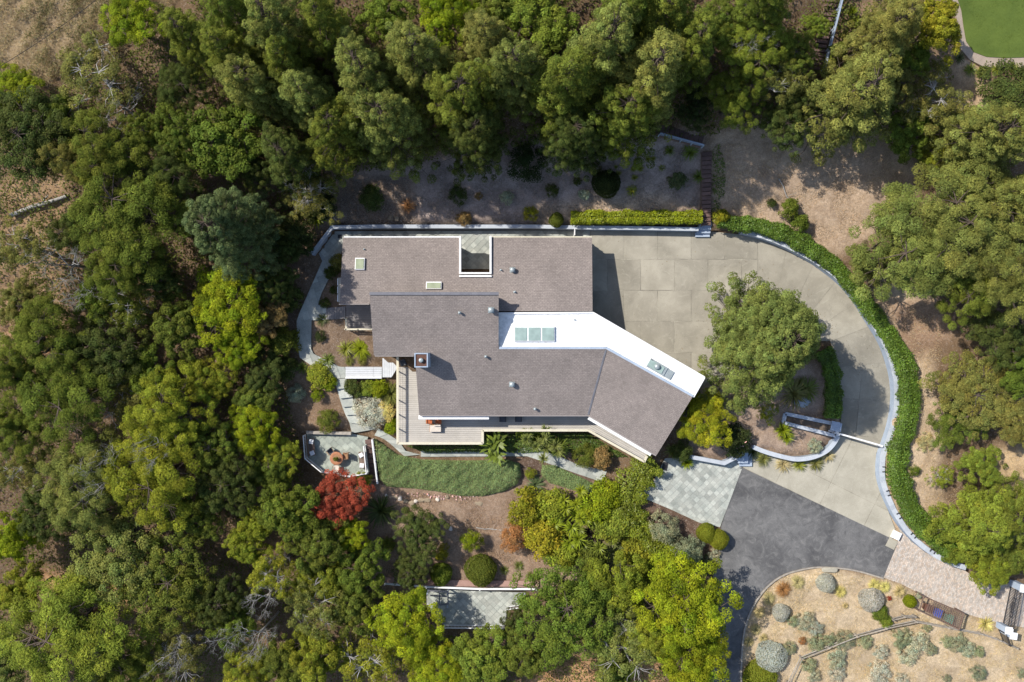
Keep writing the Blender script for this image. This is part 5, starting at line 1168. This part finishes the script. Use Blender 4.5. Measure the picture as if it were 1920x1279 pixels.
# the big round tree in the drive
for k_ in (0,):
    pr = PROTO['den']; PROTO['den'] = [conifer(310, 14, 5.0, 280, .09, .5, 1.0)]
    plant('den', 1437, 640, 103, 14, 'M', 'big round sage green conifer standing inside the curve of the drive'); PROTO['den'] = [conifer(311, 13, 4.6, 200, .08, .42, .95)]
    plant('den', 440, 440, 80, 14, 'B', 'dense blue green conifer dome left of the house'); PROTO['den'] = pr
table('''
oak 75 260 84 9 D | dark spreading tree at the left edge below the yellow tree
pine 215 290 72 10 G | pine right of the dark spreading tree at upper left
pine 255 405 96 12 G | large pine above the white fallen branches
pine 325 335 52 9 D | dark pine between the large pine and the bright leafy tree
oak 500 325 44 7 D | dark oak between the leafy tree and the blue green dome
pine 150 305 48 9 O | olive pine left of the upper left pine
oak 285 255 40 8 G | green oak below the leafless grey tangle
pine 150 440 44 8 D | dark pine above the white dead limbs
oak 345 250 50 8 G | green tree between the upper left pines and the leafy tree
thin 585 375 48 6 O | nearly bare tree at the corner above the west walk
dead 570 350 46 6 Q | leafless grey twigs at the wood edge behind the house corner
aca 432 565 72 8 Y | bright yellow green tree left of the west walk
aca 455 650 42 6 Y | yellow green tree below the bright one by the west walk
brd 340 610 52 8 G | green tree left of the bright yellow green tree
thin 55 470 56 8 O | thin tree by the fallen log at the left edge
dead 120 495 66 8 Q | white dead tree with long bare limbs at the left edge
dead 160 545 50 7 Q | smaller white dead tree below the long limbed one
pine 235 500 62 10 G | pine right of the white dead trees
oak 60 570 50 7 O | olive oak at the left edge below the dead trees
thin 250 580 58 8 G | thin green tree in the middle of the west wood
pine 100 640 74 10 G | pine at the left edge, middle of the photo
oak 210 660 72 9 D | dark oak in the middle of the west wood
brd 290 700 50 8 E | fresh green tree right of the dark oak in the west wood
aca 400 715 46 7 N | yellowish tree above the brown hollow
pine 140 740 84 11 G | wide pine below the left middle pine
pine 40 800 58 10 G | pine at the left edge above the dark hollow
thin 250 740 60 8 O | thin olive tree above the large pine
pine 325 770 70 11 N | yellow green pine left of the brown hollow
pine 300 885 88 12 N | large sunlit pine at lower left with dead twigs
dead 205 880 52 11 Q | white dead crown left of the large sunlit pine
dead 290 840 42 12 Q | grey leafless twigs on top of the large sunlit pine
pine 165 900 76 12 P | pale pine left of the white dead crown
thin 60 880 50 9 O | grey olive thin tree at the left edge, lower half
oak 400 830 58 8 G | green oak below the brown hollow
aca 485 800 46 6 Y | yellow green tree left of the terrace
aca 525 850 40 5 N | yellowish small tree touching the terrace balustrade
brd 480 745 40 5 G | green tree left of the dirt bed beside the slate steps
brd 505 700 36 5 D | dark small tree left of the sloping slate walk
brd 505 600 34 5 H | rusty brown small tree beside the west walk
oak 520 535 38 5 D | dark small tree left of the upper west walk
brd 543 470 30 5 D | dark tree squeezed against the retaining wall corner
shr 540 560 26 2.4 D | dark shrub on the wood edge beside the upper west walk
shr 532 640 28 2.6 G | green shrub on the wood edge beside the west walk bend
shr 535 690 24 2.0 D | dark shrub on the wood edge above the dirt bed
fine 560 440 40 4 K | very dark shrub at the corner of the retaining wall
pine 38 690 54 10 G | pine at the left edge below the middle of the photo
oak 175 435 46 7 O | olive oak above the white dead tree limbs
brd 195 560 46 7 E | green tree right of the smaller white dead tree
oak 300 520 44 7 D | dark oak between the west wood pines and the blue green dome
brd 505 885 40 6 G | green tree below the terrace balustrade corner
brd 445 1160 46 8 E | green tree among the white leafless crowns
aca 470 1245 46 7 N | yellowish tree at the bottom edge, left of the white fan crown
oak 95 960 52 8 D | dark oak in the hollow at lower left
brd 120 228 40 7 G | green tree between the yellow edge tree and the pine
oak 370 960 52 8 G | green oak right of the large sunlit pine
brd 28 1005 48 8 Y | yellow green tree at the left edge, lower part
oak 440 905 60 9 D | dark oak left of the red maple hollow
brd 545 950 58 9 E | fresh green tree left of the red maple
oak 235 1025 100 10 P | wide pale oak in the lower left wood
oak 325 1085 92 10 G | wide green oak right of the pale oak
brd 55 1105 46 8 N | yellowish tree at the left edge above the big corner pine
pine 150 1175 112 13 L | big light green pine in the lower left corner
oak 30 1225 66 9 P | pale oak at the very lower left corner
pine 260 1240 62 10 G | pine at the bottom edge right of the big corner pine
thin 345 1210 58 8 O | thin tree with bare twigs at the bottom edge, left part
dead 330 1225 42 9 Q | leafless grey twigs at the bottom edge, left part
dead 430 1190 38 9 Q | leafless grey twigs right of the bottom edge oak
oak 420 1120 52 9 D | dark tree right of the wide green oak
brd 475 1010 44 8 N | yellowish tree below the dark oak in the lower wood
thin 520 1065 50 9 N | thin yellow green tree with white twigs in the lower wood
dead 495 1125 40 10 Q | white leafless crown in the lower wood, upper one
dead 485 1190 46 10 Q | white leafless fan shaped crown in the lower wood, lower one
thin 590 1130 56 9 P | thin pale tree right of the white leafless crowns
brd 600 1015 52 8 G | green tree below the red maple
aca 660 1000 34 6 Y | yellow green small tree right below the red maple
brd 675 1065 50 7 E | broad leafed bright green tree left of the gravel path
brd 610 1080 46 7 N | yellowish tree left of the broad leafed bright green tree
brd 665 1135 48 7 G | green tree below the left end of the white rail
aca 765 1155 66 7 Y | yellow green tree left of the lower terrace
thin 700 1235 70 7 N | feathery olive tree at the bottom edge below the lower terrace
brd 600 1220 52 8 N | yellow green tree at the bottom edge, left of the feathery olive tree
brd 530 1240 46 7 G | green tree at the bottom edge below the white leafless crowns
aca 815 1240 56 6 Y | yellow green tree at the bottom edge under the lower terrace
brd 900 1225 58 6 L | light green tree below the lower terrace balustrade
brd 985 1225 46 6 G | green tree at the bottom edge right of the lower terrace
oak 965 1160 28 4 D | dark clipped looking tree at the right end of the lower terrace
oak 1060 1140 98 9 E | broad dense green tree right of the lower terrace
thin 1165 1195 74 8 P | grey green tree with bare twigs at the bottom, right of centre
brd 1150 1090 58 7 N | yellow green tree below the shaded grass patch
aca 1275 1120 88 9 Y | large bright yellow green tree beside the asphalt drive
aca 1295 1215 74 8 Y | bright yellow green tree at the bottom edge beside the asphalt
aca 1225 1180 52 7 N | yellowish tree between the bright tree and grey green tree
brd 1150 1255 40 5 G | small green tree at the bottom edge above the orange soil
''', 'trees of the wood west and south', 1.2, .95)
# ------------------------------------------------------------------ garden shrubs
table('''
aca 638 932 54 6 R | red leaved maple below the round table terrace
fine 680 902 18 1.5 N | small olive shrub beside the red maple
yuc 712 960 34 1.6 D | dark spiky flax right of the red maple
oak 785 997 52 4.5 D | dark green rounded tree in the lower garden
oak 772 1065 38 4 D | second dark green rounded tree, nearest the gravel path
fine 828 1035 18 1.8 A | golden shrub between the dark tree and the clipped ball
fine 884 1012 22 2.2 Y | yellow shrub on the bare soil of the lower garden
fine 962 1008 30 2.4 X | orange brown leaved shrub in the lower garden
ball 827 1077 19 1.7 L | smaller bright green clipped ball beside the gravel path
ball 901 1070 27 2.0 G | larger green clipped ball beside the gravel path
shr 985 950 38 2.4 A | golden green shrub right of the bare garden soil, upper
shr 1020 1005 42 2.6 A | golden green shrub right of the orange brown shrub
shr 1040 945 36 2.2 N | yellow green shrub below the small juniper mat
dra 1072 985 44 2.6 Y | dracaena with yellow green straps in the shrubbery, left
dra 1105 1000 40 2.6 L | dracaena with green straps in the shrubbery, middle
dra 1080 945 36 2.4 Y | dracaena with yellow straps in the shrubbery, upper
shr 1120 955 38 2.2 Y | yellow green leafy shrub right of the dracaenas
shr 1150 985 40 2.2 L | bright leafy shrub inside the curve of the leafy hedge
shr 1140 925 32 2.0 Y | yellowish shrub below the end of the garden walk
shr 1060 1030 40 2.4 N | yellow green shrub at the bottom of the shrubbery
shr 1190 1045 38 2.4 N | yellow green shrub right of the shaded grass
shr 1105 1045 36 2.4 G | green shrub above the broad dense tree
shr 1225 1065 32 2.4 N | yellowish shrub above the bright yellow green tree
fine 1243 992 31 2.6 I | grey green olive shrub below the dark mulch
fine 1287 1030 34 2.6 I | second grey green olive shrub, nearest the asphalt
ball 1324 1000 17 1.6 N | bright clipped ball at the asphalt edge, left of two
ball 1347 1012 17 1.7 N | bright clipped ball at the asphalt edge, right of two
lav 1338 1040 14 .8 S | pale low shrub below the two clipped balls
fine 1318 1060 20 1.0 B | blue green low shrub at the asphalt corner
aca 1314 788 56 4.4 Z | golden leaved small tree at the end of the angled wing
fine 1280 845 22 1.6 D | dark shrub below the golden small tree
shr 1290 752 26 2.0 D | dark shrub in the shade beside the angled wing
shr 1380 826 34 1.6 K | dark azalea with pink flowers above the entrance wall
yuc 1262 847 16 1.2 P | green spiky plant by the slate court, left of three
yuc 1278 854 15 1.2 P | green spiky plant by the slate court, middle of three
yuc 1289 869 14 1.2 Y | yellow green spiky plant by the slate court, nearest the tiles
yuc 1386 757 16 1.4 N | spiky plant under the left side of the big round tree
thin 1435 772 24 2.2 N | thin yellow shrub with pale twigs on the mulch island
yuc 1470 808 17 1.6 Y | bright yellow green spiky plant on the mulch island, left of pair
yuc 1477 820 15 1.4 Y | bright yellow green spiky plant on the mulch island, right of pair
lav 1528 838 15 .9 S | grey green low shrub inside the curved planter wall
strap 1490 738 34 1.3 O | olive grassy plant above the boulder
strap 1515 730 26 1.2 G | green grassy plant right above the boulder
strap 1433 862 16 .8 O | bronze strap plant outside the planter wall, first from left
strap 1470 871 17 .8 T | bronze strap plant outside the planter wall, second from left
strap 1500 873 15 .8 N | bronze strap plant outside the planter wall, third from left
strap 1531 870 17 .8 O | bronze strap plant outside the planter wall, fourth from left
strap 1553 853 16 .8 T | golden strap plant outside the planter wall, last on the right
strap 1412 848 18 .9 D | dark strap plant at the left end of the planter wall
ban 930 838 36 2.6 E | banana plant below the deck corner
dra 1008 820 30 2.8 P | dracaena with grey green heads below the south deck, left
dra 1025 838 30 2.6 P | dracaena with grey green heads below the south deck, middle
yuc 1048 840 24 1.6 L | spiky green plant below the south deck, right
shr 990 812 24 1.6 L | bright leafy shrub right below the deck corner
fine 1098 858 24 1.6 G | grey green shrub beside the garden walk
shr 1128 860 22 1.6 H | reddish bronze shrub beside the garden walk
fine 995 888 12 .8 N | small yellow green shrub on the dark soil between the juniper mats
strap 1005 910 20 .8 B | blue green grassy plant between the two juniper mats
strap 648 655 18 .8 N | green grass like clump in the west bed, left of pair
tuft 676 655 20 .9 Y | bright yellow grass clump in the west bed against the roof edge
strap 605 600 14 .6 D | dark strap plant at the corner of the west bed
strap 615 675 14 .6 E | green strap plant along the slate walk in the west bed
fine 600 632 12 .6 K | dark low plant in the west bed
tuft 655 678 9 .4 O | small grass tuft above the white footbridge, left
tuft 678 678 9 .4 O | small grass tuft above the white footbridge, right
shr 632 492 16 1.2 O | olive shrub at the north west corner of the house
shr 622 512 14 1.2 D | dark shrub left of the bay window
fine 626 545 9 .6 D | tiny dark plant below the bay window
fine 610 570 11 .6 D | low dark plant beside the wooden ramp
shr 600 705 26 1.1 N | yellow green shrub below the sloping slate walk
shr 617 718 16 .9 Y | yellow shrub at the bend of the slate steps
strap 565 690 14 .8 E | green strap plant left of the slate walk bend
shr 665 727 20 1.1 D | dark shrub below the white footbridge
shr 690 728 18 1.1 L | bright green shrub below the white footbridge
shr 708 730 20 1.2 Y | yellow shrub beside the deck end of the footbridge
tuft 733 740 24 1.4 P | tall grey green grass against the west rail of the deck
fine 695 770 36 1.3 W | greyish brown flowering shrub right of the slate steps
fine 722 770 24 1.1 V | cream flowering shrub beside the deck rail
shr 735 800 16 1.1 Y | yellow green shrub under the corner of the deck
fine 614 790 24 1.3 G | green rounded shrub in the dirt bed above the terrace
fine 556 740 18 1.2 S | pale leaved shrub at the left of the dirt bed
fine 595 742 13 1.0 Y | small yellow shrub in the middle of the dirt bed
shr 728 1020 14 .9 G | small shrub left of the dark green rounded tree
strap 945 1070 10 .5 G | small plant right of the larger clipped ball
strap 972 1062 11 .5 G | small plant on the soil by the gravel path
strap 995 1082 11 .5 G | small plant at the right end of the gravel path
''', 'garden shrubs and plants', 1.12)
table('''
fine 985 305 44 1.6 K | dark oval shrub bed in the mulch slope
fine 1035 357 16 1.1 D | dark round shrub left of the large black ball
ball 1137 345 27 2.0 K | large nearly black round bush in the mulch slope
fine 1113 313 17 1.1 D | dark shrub above the large black bush
fine 1083 341 10 .8 D | small dark shrub left of the large black bush
fine 995 400 17 1.2 A | golden shrub on the mulch near the wall
ball 1043 413 14 1.0 G | small round bush sitting on the retaining wall
fine 950 372 16 1.1 S | pale green shrub on the mulch slope
fine 860 365 22 1.1 D | dark shrub on the mulch below the conifers
shr 695 372 28 1.2 D | dark spreading shrub near the left end of the mulch slope
strap 765 385 18 .8 X | red and yellow spiky plant in front of the conifers
fine 870 410 18 .9 H | brown shrub spilling over the retaining wall
fine 897 368 9 .7 H | small rusty shrub on the mulch slope
strap 1185 357 14 .7 N | yellow green plant right of the large black bush
shr 1095 365 12 .7 S | pale twiggy shrub left of the large black bush
shr 1270 340 20 1.1 B | blue green shrub near the brown stairs
strap 1310 330 16 .8 E | strap plant touching the brown stairs
strap 1295 285 20 .9 L | bright strap plant under the upper rail, right
strap 1257 282 13 .8 L | bright strap plant under the upper rail, left
shr 610 388 28 1.8 K | very dark shrub at the left end of the mulch slope
yuc 590 408 24 1.8 Y | yellow frond plant at the wall corner
shr 1352 408 18 1.4 A | golden shrub at the start of the curved hedge
shr 1480 392 22 1.8 E | green shrub on the clearing above the curved hedge
shr 1500 418 20 1.8 E | green shrub merging into the curved hedge
fine 1447 382 11 .8 D | small dark shrub on the clearing
oak 1525 55 30 3.2 L | round bright green bush beside the top stairs
yuc 1605 40 14 1.2 Y | yellow spiky plant right of the top stairs, lower
yuc 1598 20 13 1.2 Y | yellow spiky plant right of the top stairs, upper
brd 1570 100 20 2.5 E | small green bush beside the pale stair handrail
strap 1800 108 14 .8 D | dark strap plant at the bend of the lawn path
strap 1822 130 16 .8 L | strap plant with lilac flowers below the lawn path
strap 1838 135 10 .6 N | small bright strap plant below the lawn path
strap 1870 131 12 .6 N | bright strap plant against the lawn path, middle
strap 1902 126 12 .6 N | bright strap plant against the lawn path, right
strap 1790 60 16 .8 D | dark strap plant left of the lawn path
fine 1714 882 13 1.0 E | small green bush on the dry strip beside the hedge
lav 1735 830 22 .6 T | dry brown scrub on the strip outside the hedge
yuc 1903 940 28 2.2 V | cream striped flax at the right edge
shr 1770 990 34 2.2 E | dark green feathery shrub at the lower end of the dry strip
shr 1785 1040 22 1.6 E | green shrub at the tail of the curved hedge
''', 'plants of the slopes')
for i, (x, y, r) in enumerate([(1100,278,6),(1112,285,7),(1147,286,7),(1165,287,8),(1178,287,9),(1198,290,7),(1215,298,8),(1225,297,7),(1200,316,9),(1188,317,7),(1190,333,8),(1242,315,9),(1160,325,8),(1095,290,6),(1155,313,5),(852,322,8),(868,330,8)]):
    plant('strap', x, y, r, .4, 'N', 'small yellow green tuft in the shaded mulch under the conifers', 'small tufts under the conifers')
table('''
ball 1548 1094 18 1.3 C | oval grey clipped bush near the paved drive end of the island
ball 1633 1125 24 1.3 C | large round grey clipped bush, biggest on the dry island
ball 1464 1149 17 1.1 C | round grey brown bush near the asphalt curve
ball 1446 1231 31 1.2 C | wide whitish grey mound beside the bottom of the asphalt
ball 1425 1268 33 1.3 N | yellow green clipped mound at the bottom edge
tuft 1470 1107 17 .9 X | rusty brown grass clump on the dry island
tuft 1497 1093 15 .8 T | straw grass clump right of the rusty one
tuft 1443 1124 14 .8 T | straw grass clump at the asphalt curve, upper
tuft 1425 1150 12 .7 T | straw grass clump at the asphalt curve, middle
tuft 1418 1182 12 .7 T | straw grass clump at the asphalt curve, lower
tuft 1432 1198 10 .6 T | small straw grass clump above the whitish mound
tuft 1405 1205 11 .6 T | straw grass clump at the kerb beside the whitish mound
tuft 1577 1111 13 .7 V | yellowish grass clump right of the oval grey bush
tuft 1586 1137 7 .5 T | tiny straw tuft in the middle of the island
tuft 1640 1098 13 .6 V | yellowish grass at the kerb above the large grey bush, left
tuft 1660 1102 13 .6 V | yellowish grass at the kerb above the large grey bush, right
tuft 1688 1110 14 .8 T | straw grass clump beside the brick drive
lav 1667 1122 6 .4 R | tiny dark red plant beside the large grey bush
ball 1706 1128 12 1.1 Y | yellow green clipped bush left of the bin enclosure
fine 1722 1117 8 .7 S | grey green sprig at the corner of the bin enclosure
shr 1650 1150 18 .9 E | green shrub under the large round grey bush
shr 1661 1164 15 .8 L | bright green shrub on the rail fence
lav 1510 1165 24 .8 S | grey green sage left of the fence, on the island
lav 1486 1165 14 .7 P | greenish sage left of the grey one on the island
lav 1528 1178 20 .7 W | pale brown sage above the rail fence
lav 1504 1202 9 .6 X | small reddish plant at the rail fence
lav 1530 1205 22 .8 P | green sage along the rail fence, first
lav 1555 1200 16 .8 P | green sage along the rail fence, second
lav 1583 1200 24 .8 B | blue green sage along the rail fence, third
lav 1622 1203 18 .7 P | green sage along the rail fence, fourth
lav 1570 1235 24 .8 S | grey sage below the rail fence, left
lav 1568 1262 20 .8 W | whitish sage at the bottom edge, left
lav 1515 1245 20 .8 P | green sage beside the fence corner
lav 1525 1268 16 .7 S | grey sage at the bottom edge beside the fence corner
lav 1652 1222 18 .8 W | whitish sage in the middle of the bank
lav 1648 1262 28 .9 W | large whitish sage at the bottom edge
lav 1690 1198 24 .9 P | green sage right of the fence bend, left
lav 1720 1205 28 .9 S | grey green sage right of the fence bend, middle
lav 1700 1228 26 .9 S | grey green sage right of the fence bend, lower
lav 1745 1218 16 .8 B | blue green sage at the end of the fence bend group
lav 1690 1275 16 .7 W | small whitish sage at the bottom edge, centre right
lav 1775 1203 16 .7 P | small green sage below the bin enclosure
lav 1796 1206 22 .9 B | blue green sage below the bin enclosure, left
lav 1815 1218 18 .8 S | grey sage below the bin enclosure, middle
lav 1834 1222 14 .8 L | fresh green sage below the bin enclosure, right
lav 1738 1177 11 .6 P | tiny sage under the fence rail
lav 1834 1262 18 .9 B | blue green sage at the bottom right
lav 1775 1272 10 .6 B | little blue green sage at the bottom edge, right
lav 1915 1262 12 .8 B | blue green sage at the lower right corner
lav 1480 1215 16 .7 O | olive scrub at the fence corner
yuc 1850 1172 18 1.0 V | cream and yellow spiky agave beside the gate pillar
''', 'plants of the dry island')
# azalea flowers, lilac flowers and small blooms sit on their plants as loose petals
mat_cover('fallen_petals', 'pink blossom on the dark azalea', [(1362,830),(1385,808),(1410,822),(1408,842),(1380,850)], 1.75, 7, .2, .16, (.75,.45,.5), 240, LEAF, .2)
mat_cover('fallen_petals', 'pink blossom along the soil below the juniper bank', [(735,925),(800,925),(920,930),(918,938),(830,938),(740,934)], .25, 12, .16, .14, (.8,.5,.52), 241, LEAF, .2)
def on_drive(x, y, rg): return inpoly(x, y, DRIVE) & (rg.uniform(size=len(x)) < np.exp(-((x - 1450) / 110) ** 2 - ((y - 640) / 110) ** 2) + .06)
mat_cover('fallen_leaves', 'scattered brown leaves on the concrete under the big round tree', [(1130,440),(1400,450),(1640,640),(1660,800),(1560,800),(1330,715),(1130,620)], .012, 7, .11, .06, (.22,.16,.09), 245, LEAF, .1, on_drive)
# fallen logs
def log(label, a, b, r, seed):
    rg = np.random.default_rng(seed); A = G(*a, r); B = G(*b, r); V, F = tubes([(bent(A, B, rg, 7, 0, .015), np.linspace(r, r * .7, 7)), (bent(A.lerp(B, .5), A.lerp(B, .62) + Vector((.5, .7, .4)), rg, 4), np.linspace(r * .4, r * .15, 4))], 7)
    tag(mk('fallen_log', V, F, DEADW, None, True), label, 'log')
log('grey fallen log on the bare soil at the left edge', (20,405), (125,368), .22, 1); log('thin white fallen stick on the dry slope at top left', (135,110), (205,82), .09, 2)
log('pale fallen stick lying on the sunny clearing', (1460,335), (1495,402), .06, 3); log('pale bent stick on the lower garden soil', (893,990), (940,995), .05, 4)
pw = thing('power_line', 'thin dark cable crossing the dry slope at top left', 'cable', G(-40, 150))
pa, pb = G(-60, 160, 5), G(230, -40, 5)
V, F = tubes([(bent(pa, pb, np.random.default_rng(1), 9, -.6, .0), [.025] * 9)], 4); mk('cable', V, F, IRON, pw)
for p in (pa, pb): box('pole', (p.x, p.y, p.z - 2.6), (.2, .2, 5.6), BARK, pw)

# a potted plant stands on the round table
pp = thing('potted_plant', 'small green potted plant in the middle of the round terrace table', 'plant', wt + Vector((0, 0, .765)))
lathe('pot', wt + Vector((0, 0, .765)), [(.09, 0), (.13, .16), (.12, .17)], TERRA, pp, 12)
o = bpy.data.objects.new('foliage', PROTO['shr'][0][1]); o.parent = pp; o.location = (0, 0, .1); o.scale = (.2, .2, .22); o.color = (*COLR['G'], 1); COL.objects.link(o)
